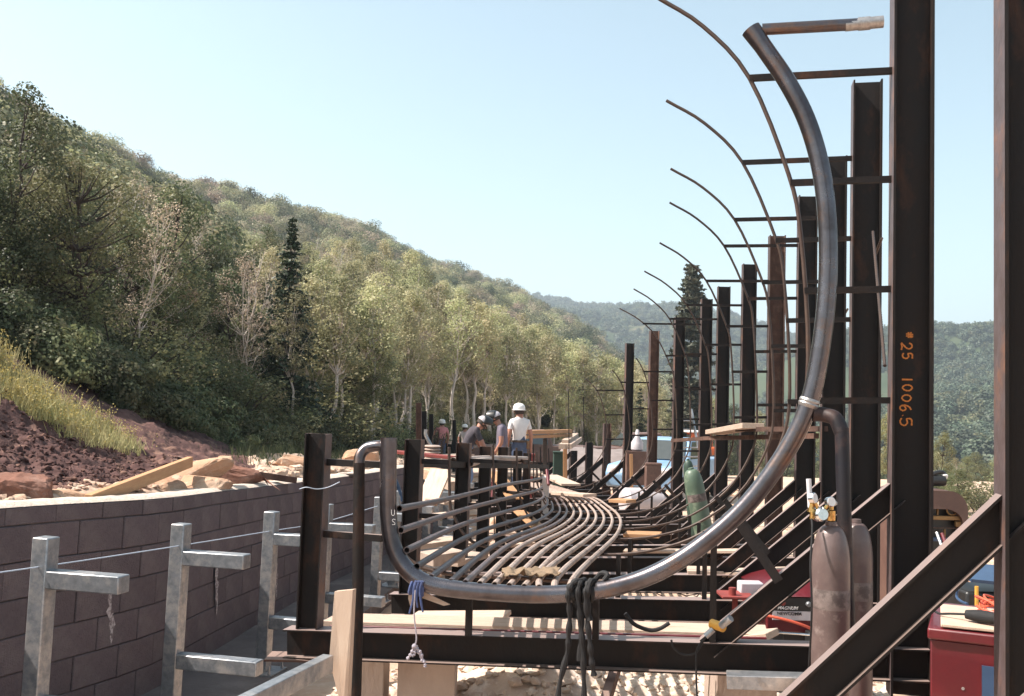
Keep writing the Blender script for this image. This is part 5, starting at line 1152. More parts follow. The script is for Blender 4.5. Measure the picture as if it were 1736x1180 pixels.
# ---------------------------------------------------------------- people
def person(loc, rz, label, J, mats, hat='hard', hold=None, scale=1.0):
    """J: joint name -> local position (x right, y forward, z up, metres, standing height about 1.8)"""
    M_ = Matrix.Rotation(rz, 3, 'Z'); loc = V(loc)
    o = empty('person', loc, label, 'person')
    D = dict(pelvis=(0, 0, .96), waist=(0, 0, 1.10), chest=(0, .01, 1.33), neck=(0, .01, 1.50), head=(0, .03, 1.62), crown=(0, .02, 1.72),
             lh=(-.10, 0, .90), lk=(-.11, .03, .50), la=(-.11, -.02, .09), lt=(-.12, .14, .045), rh=(.10, 0, .90), rk=(.11, .03, .50), ra=(.11, -.02, .09), rt=(.12, .14, .045),
             ls=(-.19, 0, 1.42), le=(-.25, -.03, 1.14), lw=(-.25, .05, .89), rs=(.19, 0, 1.42), re=(.25, -.03, 1.14), rw=(.25, .05, .89))
    D.update(J)
    Rr = dict(pelvis=.135, waist=.125, chest=.145, neck=.058, head=.092, crown=.075, lh=.095, lk=.062, la=.042, lt=.036, rh=.095, rk=.062, ra=.042, rt=.036, ls=.068, le=.045, lw=.029, rs=.068, re=.045, rw=.029)
    E = [('pelvis', 'waist'), ('waist', 'chest'), ('chest', 'neck'), ('neck', 'head'), ('head', 'crown'), ('pelvis', 'lh'), ('lh', 'lk'), ('lk', 'la'), ('la', 'lt'), ('pelvis', 'rh'), ('rh', 'rk'), ('rk', 'ra'), ('ra', 'rt'),
         ('chest', 'ls'), ('ls', 'le'), ('le', 'lw'), ('chest', 'rs'), ('rs', 're'), ('re', 'rw')]
    names = list(D); pos = {k: V(v)*scale for k, v in D.items()}
    seg = {}
    for a, c in E: seg[(a, c)] = 1
    for s in 'lr':       # hand: palm then five bent fingers
        w_ = pos[s+'w']; d = (w_-pos[s+'e']).normalized(); side = V((0, 1, 0)); side = (side-d*side.dot(d)).normalized(); nrm = d.cross(side)
        pos[s+'p'] = w_+d*.075; Rr[s+'p'] = .030; names.append(s+'p'); E.append((s+'w', s+'p'))
        for f_ in range(4):
            a = pos[s+'p']+side*(.030-.020*f_); L_ = (.075, .085, .078, .060)[f_]; cur = nrm*(.35 if s == 'l' else -.35)
            k1, k2 = f'{s}f{f_}a', f'{s}f{f_}b'; pos[k1] = a+d*L_*.55; pos[k2] = pos[k1]+(d+cur*1.6).normalized()*L_*.5; Rr[k1] = .0095; Rr[k2] = .008; names += [k1, k2]; E += [(s+'p', k1), (k1, k2)]
        k1, k2 = s+'ta', s+'tb'; pos[k1] = w_+d*.04+side*.045; pos[k2] = pos[k1]+(d+side*.3).normalized()*.035; Rr[k1] = .011; Rr[k2] = .009; names += [k1, k2]; E += [(s+'w', k1), (k1, k2)]
    me = bpy.data.meshes.new('body'); ix = {k: i for i, k in enumerate(names)}
    me.from_pydata([tuple(M_ @ pos[k]) for k in names], [(ix[a], ix[c]) for a, c in E], [])
    ob = bpy.data.objects.new('body', me); C.objects.link(ob)
    sk = ob.modifiers.new('skin', 'SKIN'); sk.use_smooth_shade = True; ob.modifiers.new('sub', 'SUBSURF').levels = 1
    for i, k in enumerate(names):
        v = me.skin_vertices[0].data[i]; v.radius = (Rr[k]*scale, Rr[k]*scale); v.use_root = (k == 'pelvis')
    dg = bpy.context.evaluated_depsgraph_get(); m2 = bpy.data.meshes.new_from_object(ob.evaluated_get(dg)); bpy.data.objects.remove(ob)
    for k in ('shirt', 'skin', 'pants', 'boots'): m2.materials.append(mats[k])
    grp = {}
    for a, c in E:
        key = a+'>'+c
        if c in ('neck', 'head', 'crown') : g = 1
        elif c in ('la',) or c == 'ra' or c in ('lk', 'rk', 'lh', 'rh'): g = 2
        elif c in ('lt', 'rt'): g = 3
        elif c in ('lw', 'rw'): g = 1 if mats.get('short', 1) else 0
        elif c[1:] in ('p',) or (c[0] in 'lr' and c[1] in 'ft'): g = 1
        else: g = 0
        grp[(a, c)] = g
    segs = [(M_ @ pos[a], M_ @ pos[c], grp[(a, c)], a, c) for a, c in E]
    bw = pos['pelvis'].z*.4+pos['waist'].z*.6
    for pl in m2.polygons:
        c = V(pl.center); best = None
        for a, q, g, an, cn in segs:
            ab = q-a; t = max(0, min(1, (c-a).dot(ab)/max(ab.length_squared, 1e-9))); dd = (c-a-ab*t).length/(Rr[an]*(1-t)+Rr[cn]*t)
            if best is None or dd < best[0]:
                gg = g; seg_n = (an, cn)
                if (an, cn) == ('pelvis', 'waist'): gg = 2 if t < .55 else 0
                if (an, cn) == ('chest', 'neck'): gg = 1 if t > .75 else 0
                if cn in ('le', 're') and mats.get('short', 1): gg = 0 if t < .6 else 1
                if cn in ('chest', 'waist', 'lh', 'rh') or (an == 'chest' and cn in ('ls', 'rs')): gg = 2 if c.z < bw+.0 else 0
                best = (dd, gg)
        pl.material_index = best[1]; pl.use_smooth = True
    bo = bpy.data.objects.new('body', m2); C.objects.link(bo); bo.parent = o; ORG[bo.name] = loc
    hd_ = loc+M_ @ pos['head']; ht_ = (pos['crown']-pos['head']).normalized(); up = M_ @ ht_; fw = M_ @ V((0, 1, 0)); fw = (fw-up*fw.dot(up)).normalized(); rt_ = fw.cross(up)
    # face: nose, eyes, mouth, ears
    b = MB(); b.lump(hd_+fw*.098-up*.012, .016, 2, 2, rough=.05); b.build('nose', skin_m, o)
    for s in (-1, 1):
        b = MB(); b.lump(hd_+fw*.084+rt_*s*.032+up*.012, .009, 2, 2, rough=.0); b.build('eye', hair_m, o)
        b = MB(); b.lump(hd_+rt_*s*.092-up*.005, .022, 2, 2, rough=.1); b.build('ear', skin_m, o)
    b = MB(); b.tube([hd_+fw*.088-up*.045-rt_*.022, hd_+fw*.093-up*.045, hd_+fw*.088-up*.045+rt_*.022], .004, 6); b.build('mouth', mat('lips', (.3, .1, .08)), o)
    b = MB()
    rg_ = []
    for r_, h_ in ((.100, -.045), (.106, 0), (.104, .05), (.085, .085), (.04, .108), (0.001, .115)): rg_.append((r_, h_))
    b.lathe(rg_, hd_-fw*.014, up, 18); b.build('hair', hair_m, o)
    wz = pos['pelvis'].lerp(pos['waist'], .45); wc = loc+M_ @ wz; wx = (M_ @ (pos['waist']-pos['pelvis'])).normalized()
    b = MB(); b.lathe([(.155, -.022), (.160, -.018), (.160, .018), (.155, .022)], wc, wx, 22); bl = b.build('tool_belt', boot_m, o); sub_org(bl, o)
    b = MB(); b.box(wc+rt_*.165-fw*.03+V((0, 0, -.07)), (.07, .12, .16), M_); b.build('pouch', mat('tan_leather', (.22, .12, .06), (.16, .085, .04), rough=.7), bl, bevel=.015)
    if hat == 'hard':
        b = MB(); c = hd_+up*.035-fw*.005; b.lathe([(.150, 0), (.152, .006), (.125, .012), (.128, .02), (.124, .07), (.105, .11), (.065, .138), (.001, .148)], c, up, 26); hh = b.build('hard_hat', hat_m, o); sub_org(hh, o)
        b = MB(); q = [c+fw*.10-rt_*.09, c+fw*.10+rt_*.09, c+fw*.19+rt_*.05-up*.01, c+fw*.19-rt_*.05-up*.01]; b.hexa(q, [a+up*.008 for a in q]); b.build('brim', hat_m, hh, bevel=.002)
        b = MB(); b.bar(c+up*.145-fw*.05, c+up*.145+fw*.05, .03, .01, up); b.build('ridge', hat_m, hh, bevel=.003)
    else:                                   # welding hood tipped up over the head
        b = MB(); c = hd_+up*.04; ax = (up*.55+fw*.85).normalized(); s_ = rt_
        vs = []; nn_ = 13; u2 = ax.cross(s_)
        for i in range(8):
            t = i/7
            for j in range(nn_):
                a = math.pi*(j/(nn_-1))*1.15-.24; r_ = .135*(1-.25*t**2)
                vs.append(c-ax*.05+ax*(.02+.17*t)+(s_*math.cos(a)*r_+(-u2 if u2.dot(up) < 0 else u2)*math.sin(a)*r_*.95))
        b.add(vs, [(i*nn_+j, i*nn_+j+1, (i+1)*nn_+j+1, (i+1)*nn_+j) for i in range(7) for j in range(nn_-1)]+[tuple(7*nn_+j for j in range(nn_))])
        hh = b.build('welding_hood', blackp, o, ang=60); sub_org(hh, o); so2 = hh.modifiers.new('solid', 'SOLIDIFY'); so2.thickness = .006
        b = MB(); b.lathe([(.118, 0), (.120, .03), (.10, .08), (.06, .115), (.001, .125)], hd_+up*.02-fw*.02, up, 20); b.build('hood_crown', greyp, hh)
    return o
dark_short = dict(shirt=dark_c, skin=skin_m, pants=jean_m, boots=boot_m)
def foot(px, py_top, Y, hgt): p = P(px, py_top, Y); return V((p.x, Y, p.z-hgt))
person(foot(882, 681, 20, 1.83), R(25), 'man in a white T-shirt, jeans and white hard hat standing with arms down', dict(lw=(-.24, .06, .90), rw=(.26, -.02, .9), head=(-.0, .05, 1.62), crown=(0, .05, 1.72)),
       dict(shirt=white_c, skin=skin_m, pants=jean_m, boots=boot_m))
person(foot(853, 688, 19.2, 1.86), R(80), 'man in a grey shirt looking down, black welding hood tipped up on his head', dict(neck=(-.02, .07, 1.49), head=(-.03, .15, 1.60), crown=(-.03, .20, 1.69), chest=(0, .03, 1.33), lw=(-.20, .12, .92), re=(.26, .02, 1.15), rw=(.25, .10, .90)),
       dict(shirt=grey_c, skin=skin_m, pants=khaki_m, boots=boot_m), hat='hood')
person(foot(790, 708, 18.2, 1.58), R(-75), 'bent-over man in dark shirt and light blue jeans wearing a welding hood', dict(waist=(0, .04, 1.08), chest=(0, .14, 1.27), neck=(0, .24, 1.39), head=(0, .32, 1.47), crown=(0, .39, 1.54), ls=(-.19, .15, 1.36), rs=(.19, .15, 1.36),
       le=(-.22, .35, 1.03), lw=(-.16, .52, .90), re=(.22, .32, 1.02), rw=(.16, .5, .88), lk=(-.12, .12, .5), rk=(.12, .1, .5)), dict(shirt=dark_c, skin=skin_m, pants=mat('light_denim', (.20, .27, .42), (.15, .21, .34), rough=.9), boots=boot_m), hat='hood')
person(foot(750, 708, 38, 1.86), R(15), 'man in a pink shirt, jeans and white hard hat seen from behind, farther off', dict(le=(-.33, .02, 1.20), lw=(-.40, .14, 1.02), re=(.26, -.02, 1.15)), dict(shirt=pink_c, skin=skin_m, pants=jean_m, boots=boot_m))
person(foot(788, 722, 41, 1.72), R(-160), 'farthest worker, half hidden, in a pale hard hat and dark vest', dict(le=(-.3, .05, 1.2), lw=(-.28, .25, 1.15)), dict(shirt=mat('pale_shirt', (.5, .42, .38)), skin=skin_m, pants=dark_c, boots=boot_m))
# ---------------------------------------------------------------- vegetation
npr = np.random.RandomState(5)
def leaf_arrays(cent, size, up_bias=0.3, aspect=0.75, seed=0, outn=None):
    """one quad per centre, random facing; returns verts, faces"""
    rs = np.random.RandomState(seed); n = len(cent)
    nr = rs.normal(size=(n, 3)); nr[:, 2] += up_bias*2
    if outn is not None: nr = nr*.55+outn
    nr = nr; nr /= np.linalg.norm(nr, axis=1)[:, None]
    a = np.cross(nr, rs.normal(size=(n, 3))); a /= np.linalg.norm(a, axis=1)[:, None]; b = np.cross(nr, a)
    s = (np.ones(n)*size)[:, None]*0.5
    v = np.stack([cent-a*s, cent-b*s*aspect+a*s*.1, cent+a*s, cent+b*s*aspect-a*s*.1], 1).reshape(-1, 3)
    f = np.arange(4*n).reshape(n, 4)
    return v, f
def np_mesh(name, v, f, mats):
    me = bpy.data.meshes.new(name); n = len(v); m_ = len(f); k = f.shape[1]
    me.vertices.add(n); me.vertices.foreach_set('co', np.ascontiguousarray(v, dtype=np.float32).ravel())
    me.loops.add(m_*k); me.loops.foreach_set('vertex_index', f.ravel().astype(np.int32))
    me.polygons.add(m_); me.polygons.foreach_set('loop_start', np.arange(0, m_*k, k, dtype=np.int32))
    me.update(calc_edges=True)
    for x in (mats if isinstance(mats, (list, tuple)) else [mats]): me.materials.append(x)
    return me
def blob_points(rs, clumps, per, spread):
    out = []; ON = []
    for c, r in clumps:
        p = rs.normal(size=(int(per*r*r*4), 3)); p /= np.linalg.norm(p, axis=1)[:, None]; p *= (rs.uniform(0.25, 1, len(p))**0.5)[:, None]*r*spread
        out.append(np.array(c)+p*np.array([1, 1, .8])); ON.append(p/np.linalg.norm(p, axis=1)[:, None])
    global LASTN
    LASTN = np.concatenate(ON); return np.concatenate(out)
PROTO = {}
def broadleaf(key, seed, h, leafmat, barkmat, r0=.08, crown_lo=.35, rad=.17, per=55, leaf=.15, nclump=40, bare=0.0, multi=1, crad=.045):
    """trunk mesh with limbs and a crown mesh, metre-sized, base at origin"""
    rs = np.random.RandomState(seed); rn = random.Random(seed); tb = MB(); clumps = []
    for m_ in range(multi):
        bx, by = (rn.uniform(-.25, .25)*(multi > 1)*h*.2, rn.uniform(-.25, .25)*(multi > 1)*h*.2); lean = V((rn.uniform(-.07, .07), rn.uniform(-.07, .07), 0))*(1+2*(multi > 1))
        hh = h*(1 if m_ == 0 else rn.uniform(.7, .95)); pts = [V((bx, by, -.15))]
        for i in range(1, 9): t = i/8; pts.append(V((bx, by, 0))+lean*hh*t+V((rn.gauss(0, .012)*hh, rn.gauss(0, .012)*hh, hh*t*.96)))
        tb.tube(spline(pts, 2), [r0*(1-.85*i/16)/(1 if multi == 1 else 1.4) for i in range(17)], 7)
        nc = int(nclump/multi)
        for i in range(nc):
            t = crown_lo+(1-crown_lo)*((i+rn.random())/nc); u = (t-crown_lo)/(1-crown_lo); prof = rad*h*(math.sin(math.pi*min(1, .18+.80*u))**.8)*1.05
            a = rn.uniform(0, 6.283); rr = prof*rn.uniform(.35, 1.0); k = min(7, int(t*8)); st = pts[max(1, k-1)].lerp(pts[min(8, k)], .5)
            c = V((pts[k].x+rr*math.cos(a), pts[k].y+rr*math.sin(a), t*hh))
            tb.tube([st, st.lerp(c, .5)+V((0, 0, -.02*h)), c], [r0*.28, r0*.17, r0*.06], 4)
            if rn.random() > bare: clumps.append((tuple(c), crad*h*rn.uniform(.7, 1.3)))
            else:
                for _ in range(4): tb.tube([c, c+V((rn.gauss(0, .05)*h, rn.gauss(0, .05)*h, rn.uniform(.0, .08)*h))], [r0*.06, r0*.02], 3)
    v, f = leaf_arrays(blob_points(rs, clumps, per, 1.5), leaf*rs.uniform(.6, 1.3, 1), seed=seed) if False else (None, None)
    pt = blob_points(rs, clumps, per, 1.35); v, f = leaf_arrays(pt, leaf*rs.uniform(.6, 1.3, len(pt)), seed=seed, outn=LASTN*.8)
    PROTO[key] = (tb.mesh(key+'_trunk', barkmat), np_mesh(key+'_crown', v, f, leafmat), h)
def conifer(key, seed, h, leafmat, base=.16, lo=.06, layers=26, narrow=False, n_per=11, leaf=.16):
    rs = np.random.RandomState(seed); rn = random.Random(seed); tb = MB(); tb.tube([V((0, 0, -.2)), V((.02, 0, h*.5)), V((0, .02, h))], [.10*h/8, .06*h/8, .01], 8); cs = []; nrm = []
    for i in range(layers):
        u = i/(layers-1); z = h*(lo+(1-lo)*u)
        rr = base*h*((1-u)**.85 if not narrow else (math.sin(math.pi*min(1, .25+.72*u))**.6)*.8)+.03
        for k in range(int(n_per*(1-.5*u))):
            a = rn.uniform(0, 6.283); ln = rr*rn.uniform(.5, 1.25)
            tip = V((math.cos(a)*ln, math.sin(a)*ln, z-(.30 if not narrow else -.12)*ln+rn.uniform(-.05, .05))); z += rn.uniform(-.022, .022)*h*(1-u); st = V((0, 0, z)); tip.z += 0.0
            tb.tube([st, tip], [.018*h/8, .004], 3)
            m_ = int((10+34*ln)*(.62 if not narrow else 1))
            for j in range(m_):
                t = rn.uniform(.12, 1.03); q = st.lerp(tip, t); w_ = .10*ln*(1.1-t)+.05
                cs.append((q.x+rn.gauss(0, w_), q.y+rn.gauss(0, w_), q.z+rn.gauss(0, .03)-.02))
    cs = np.array(cs); v, f = leaf_arrays(cs, leaf*rs.uniform(.6, 1.4, len(cs)), .6, .45, seed)
    PROTO[key] = (tb.mesh(key+'_trunk', bark_dark), np_mesh(key+'_crown', v, f, leafmat), h)
def shrub(key, seed, h, leafmat, per=460, leaf=.052, wide=1.0):
    rs = np.random.RandomState(seed); rn = random.Random(seed); tb = MB(); cl = []
    for i in range(26):
        a = rn.uniform(0, 6.283); r_ = h*.55*wide*math.sqrt(rn.random()); z = h*rn.uniform(.18, .92)*(1-.45*(r_/(h*.55*wide))**2); c = V((r_*math.cos(a), r_*math.sin(a), z))
        tb.tube([V((c.x*.15, c.y*.15, -.1)), V((c.x*.6, c.y*.6, z*.6)), c], [.03*h/2, .018*h/2, .006], 4); cl.append((tuple(c), h*.14*rn.uniform(.7, 1.3)))
    pt = blob_points(rs, cl, per, 1.4); v, f = leaf_arrays(pt, leaf*rs.uniform(.6, 1.3, len(pt)), seed=seed, outn=LASTN*.8)
    PROTO[key] = (tb.mesh(key+'_stems', bark_dark), np_mesh(key+'_crown', v, f, leafmat), h)
for k in range(4): broadleaf(f'aspen{k}', 40+k, 8.0, leaf_aspen, bark_pale, r0=.085, crown_lo=.34, rad=.155, per=170, leaf=.125, nclump=44, bare=.12)
for k in range(3): broadleaf(f'tall{k}', 50+k, 8.0, leaf_aspen, bark_pale, r0=.10, crown_lo=.50, rad=.15, per=170, leaf=.125, nclump=40, bare=.15)
broadleaf('maple', 57, 6.0, leaf_light, bark_dark, r0=.16, crown_lo=.40, rad=.34, per=420, leaf=.075, nclump=64, bare=.05, crad=.05)
for k in range(2): broadleaf(f'dry{k}', 60+k, 7.0, leaf_dry, bark_pale, r0=.06, crown_lo=.22, rad=.17, per=200, leaf=.085, nclump=44, bare=.45, multi=2)
for k in range(3): broadleaf(f'oak{k}', 70+k, 5.0, leaf_oak, bark_dark, r0=.10, crown_lo=.22, rad=.26, per=640, leaf=.072, nclump=56, bare=.05, multi=2, crad=.06)
for k in range(2): broadleaf(f'green{k}', 80+k, 6.0, leaf_light, bark_dark, r0=.09, crown_lo=.28, rad=.22, per=480, leaf=.078, nclump=52, bare=.06, crad=.055)
conifer('spruce0', 90, 8.0, leaf_spruce, base=.19, layers=46, n_per=13)
conifer('spruce1', 91, 6.0, leaf_spruce, base=.2, layers=26)
conifer('pine', 92, 12.0, leaf_pine, base=.10, lo=.08, layers=64, narrow=True, n_per=22, leaf=.26)
for k in range(3): shrub(f'bush{k}', 100+k, 1.6, (leaf_oak, leaf_light, leaf_oak)[k], wide=1.2)
# one scale for each kind is folded into the copies
def tree(key, name, p, h, label, cat, group=None, rz=None, sx=1.0):
    tr, cr, h0 = PROTO[key]; o = empty(name, p, label, cat, group); s = h/h0
    q = Quaternion((0, 0, 1), rng.uniform(0, 6.283) if rz is None else rz)
    a = inst('stems' if key.startswith('bush') else 'trunk', tr, o, p, q, (s*sx, s*sx, s)); b_ = inst('crown', cr, o, p, q, (s*sx, s*sx, s)); return o
LMK = [(-999, 'at the left edge'), (20, 'left of the leaning dark trunk'), (108, 'around the leaning dark trunk'), (200, 'above the rocks on the wall'), (290, 'right of the leaning dark trunk'), (350, 'above the sloping brown timber'), (420, 'just left of the spruce'), (450, 'beside the spruce'),
       (520, 'above the leftmost steel column'), (560, 'left of the return bend of the pipe'), (600, 'above the return bend of the pipe'), (640, 'above the cut header pipe end'), (690, 'above the second inner column'), (735, 'above the man in pink'), (775, 'above the bent-over worker'), (830, 'above the man in grey'),
       (866, 'above the man in white'), (900, 'above the orange beams'), (945, 'above the stacked planks'), (985, 'above the short dark columns'), (1015, 'above the short red-brown column'), (1058, 'behind the leftmost tall columns'), (1100, 'behind the middle tall columns'), (1300, 'left of the numbered column'), (1570, 'right of the numbered column'), (1640, 'beyond the wide rusty brace'), (1700, 'behind the right edge column')]
def where(px): return [t for q, t in LMK if q <= px][-1]
def deep(d): return 'in the front row' if d < 5 else 'in the second row' if d < 11 else 'a few rows back' if d < 19 else 'deep in the wood' if d < 28 else 'high on the slope'
def size_(r): return 'small' if r < .55 else 'mid-sized' if r < .8 else 'tall'
def on_hill(px, Y):
    """point of the hillside on picture column px at distance Y"""
    lo, hi = 0.0, 1.0
    for _ in range(18):
        m_ = (lo+hi)/2
        if hill_pt(px, m_).y < Y: lo = m_
        else: hi = m_
    return hill_pt(px, lo)
def on_bank(px, Y):
    lo, hi = 0.0, 5.0
    for _ in range(18):
        m_ = (lo+hi)/2
        if bank_pt(px, m_, 0).y < Y: lo = m_
        else: hi = m_
    return bank_pt(px, lo, 1)
# --- named trees
def T1(key, name, px, Y, ytop, label, cat, sx=1.0, rz=None, base=None, sink=0.0):
    p = base or on_hill(px, Y); p = V(p)-V((0, 0, sink)); h = P(px, ytop, p.y).z-p.z; return tree(key, name, p, h, label, cat, None, rz, sx)
T1('spruce0', 'spruce_tree', 482, 22.6, 372, 'dark spruce with a pointed top and drooping lower boughs, standing among the aspens', 'spruce tree', 1.15)
T1('pine', 'pine_tree', 1168, 62, 452, 'tall narrow grey-green pine rising behind the curved rods', 'pine tree', 1.0)
T1('spruce1', 'spruce_tree', 1083, 47, 660, 'little dark spruce low behind the shortest curved rods', 'spruce tree', .9)
T1('maple', 'maple_tree', 138, 16.6, 275, 'broad sunlit tree with a leaning dark trunk, above the grassy bank', 'tree', 1.15, .6)
T1('green1', 'maple_tree', 55, 18.5, 300, 'leafy tree at the left edge, left of the leaning dark trunk', 'tree', 1.2)
T1('oak0', 'oak_tree', -8, 15.5, 165, 'dark shaded tree cut off by the left edge of the picture', 'tree', 1.0)
T1('oak1', 'oak_tree', 235, 19.5, 330, 'dark green bushy tree right of the leaning trunk', 'tree', 1.1)
T1('dry0', 'aspen_tree', 330, 20.5, 395, 'half-bare pinkish aspen with many thin stems, right of the leaning trunk', 'tree', 1.2)
T1('dry1', 'aspen_tree', 392, 23, 410, 'half-bare aspen with pale bent boughs just left of the spruce', 'tree', 1.1)
T1('tall0', 'aspen_tree', 562, 24.6, 470, 'tall aspen with a clear white trunk above the leftmost steel column', 'aspen tree', 1.1)
T1('tall1', 'aspen_tree', 494, 21.6, 500, 'thin aspen standing in front of the right side of the spruce', 'aspen tree', .9)
T1('tall2', 'aspen_tree', 690, 36.5, 500, 'straight aspen above the second inner column', 'aspen tree', 1.1)
T1('tall1', 'aspen_tree', 633, 28.5, 490, 'aspen rising directly above the cut end of the header pipe', 'aspen tree', 1.1)
T1('tall0', 'aspen_tree', 800, 47, 515, 'pale forked aspen directly above the bent-over worker', 'aspen tree', 1.1)
# right-hand valley trees
def vt(key, px, Y, ytop, label, sx=1.0):
    x = P(px, 700, Y).x; p = V((x, Y, ground_z(x, Y))); tree(key, 'valley_tree', p, P(px, ytop, Y).z-p.z, label, 'tree', None, None, sx)
vt('green0', 1592, 30, 735, 'bright green tree right of the numbered column, behind the compressor', .9)
vt('green1', 1505, 34, 705, 'green tree seen in the gap left of the numbered column', .8)
for k, (px, Y, yt) in enumerate(((1640, 75, 775), (1672, 70, 790), (1618, 85, 778), (1560, 90, 765), (1700, 66, 800), (1735, 72, 780), (1480, 80, 770), (1440, 95, 760), (1400, 90, 765), (1655, 110, 770), (1690, 105, 772), (1330, 85, 720), (1290, 90, 700), (1240, 80, 690), (1215, 95, 680), (1370, 110, 735), (1530, 110, 762), (1590, 120, 768))):
    vt(('green0', 'oak1', 'aspen2', 'oak0', 'green1')[k % 5], px, Y, yt, ('near ' if Y < 76 else 'more distant ' if Y < 100 else 'farthest ')+'leafy valley tree '+where(px), 1.3)
VT = [o for o in C.objects if o.name.startswith('valley_tree') and 'leafy valley tree' in o['label']]
for o in VT: o['group'] = 'valley trees beyond the columns'
for k, (px, Y, yt) in enumerate(((1490, 17, 838), (1560, 19, 815), (1600, 21, 806), (1645, 18, 822), (1690, 20, 815), (1730, 17, 826), (1625, 25, 798), (1668, 26, 800), (1712, 27, 796), (1580, 28, 795))):
    x = P(px, 700, Y).x; p = V((x, Y, ground_z(x, Y)-.1)); tree(('bush1', 'oak0', 'green1', 'bush0')[k % 4], 'bush', p, P(px, yt, Y).z-p.z, ('nearer' if Y < 22 else 'farther')+' green bush by the site edge, '+where(px), 'bush', 'bushes on the right edge of the site', None, 1.7)
# --- the wood : rows of individual trees
rn = random.Random(77); cnt = 0; placed = []
def far_ok(p, d):
    for q in placed:
        if (q-p).length < d: return False
    return True
GL_ = {'aspen': ('aspen_tree', 'one of the slender aspens of the wood at the foot of the hill', 'aspen tree', 'aspens at the foot of the hill'),
       'dry': ('aspen_tree', 'one of the thin-leaved pinkish aspens scattered through the wood', 'aspen tree', 'thin pinkish aspens in the wood'),
       'oak': ('oak_tree', 'one of the dark leafy oaks on the shaded left of the wood', 'tree', 'dark oaks in the wood'),
       'green': ('maple_tree', 'one of the sunlit green trees in the left half of the wood', 'tree', 'sunlit green trees in the wood')}
for i in range(6000):
    if cnt >= 262: break
    px = rn.uniform(-330, 1130); d0 = float(np.interp(px, hx, [c[1] for c in HC])); Y = d0+1.5+(rn.random()**1.3)*(38 if px > 500 else 26)
    p = on_hill(px, Y)
    if not far_ok(p, 1.35 if Y < 40 else 2.0): continue
    if abs(px-482) < 46 and Y < 23.8: continue
    if abs(px-138) < 46 and Y < 18.2: continue
    placed.append(p); cnt += 1
    if px > 520: kd = rn.choices(('aspen', 'dry', 'green'), (12, 2.2, 2))[0]
    elif px > 260: kd = rn.choices(('aspen', 'dry', 'oak', 'green'), (4, 5, 4, 2))[0]
    else: kd = rn.choices(('green', 'oak', 'dry'), (5, 6, 2))[0]
    key = kd+str(rn.randrange({'aspen': 4, 'dry': 2, 'oak': 3, 'green': 2}[kd]))
    h = {'aspen': 7.6, 'dry': 6.0, 'oak': 4.2, 'green': 4.8}[kd]*rn.uniform(.78, 1.12)
    yf = float(np.interp(px, [-260, 0, 150, 240, 330, 450, 560, 690, 800, 900, 1000, 1080, 1130], [250, 300, 310, 340, 400, 435, 475, 495, 520, 562, 600, 640, 665]))-(Y-d0)*1.6+rn.uniform(-22, 30)
    h = min(h, P(px, yf, p.y).z-p.z)
    if h < 2.0: cnt -= 1; placed.pop(); continue
    nm, lb, ct, gp = GL_[kd]; lb = size_(h/{'aspen': 7.6, 'dry': 6.0, 'oak': 4.2, 'green': 4.8}[kd])+{'aspen': ' slender aspen ', 'dry': ' half-bare pinkish aspen ', 'oak': ' dark leafy oak ', 'green': ' sunlit green tree '}[kd]+deep(Y-d0)+', '+where(px); tree(key, nm, p-V((0, 0, .1)), h, lb, ct, gp, None, rn.uniform(.95, 1.25))
for i in range(21):
    px = 530+i*26+rn.uniform(-11, 11); d0 = float(np.interp(px, hx, [c[1] for c in HC])); p = on_hill(px, d0+rn.uniform(.2, 4.5)); yf = float(np.interp(px, [450, 560, 690, 800, 900, 1000, 1080, 1130], [445, 485, 505, 530, 572, 606, 645, 665]))+rn.uniform(-15, 35)
    h = P(px, yf, p.y).z-p.z; tree(f'tall{rn.randrange(3)}', 'aspen_tree', p-V((0, 0, .1)), h, 'white-trunked aspen at the front of the wood, '+where(px), 'aspen tree', 'white-trunked aspens in the front row', None, rn.uniform(.9, 1.15))
for i in range(46):
    px = 505+i*12.5+rn.uniform(-6, 6); d0 = float(np.interp(px, hx, [c[1] for c in HC])); p = on_hill(px, d0+rn.uniform(1.5, 7)); h = rn.uniform(1.3, 2.9)
    tree(rn.choice(('bush1', 'aspen0', 'aspen2', 'green0')), 'sapling', p-V((0, 0, .1)), h, ('knee-high' if h < 1.8 else 'head-high' if h < 2.4 else 'tall')+' leafy sapling under the aspens, '+where(px), 'sapling', 'saplings under the aspens', None, 1.5)
# bushes along the foot of the wood
for i in range(85):
    px = -230+i*15.5+rn.uniform(-6, 6); d0 = float(np.interp(px, hx, [c[1] for c in HC])); p = on_hill(px, d0+rn.uniform(.3, 2.5)); h = rn.uniform(.9, 1.7)*(1 if px < 500 else .8)
    if abs(px-138) < 30 or abs(px-482) < 22: continue
    tree(f'bush{rn.randrange(3)}', 'bush', p-V((0, 0, .1)), h, ('low ' if h < 1.1 else 'waist-high ' if h < 1.4 else 'full ')+'leafy bush under the wood, '+where(px), 'bush', 'bushes edging the wood', None, rn.uniform(1.1, 1.6))
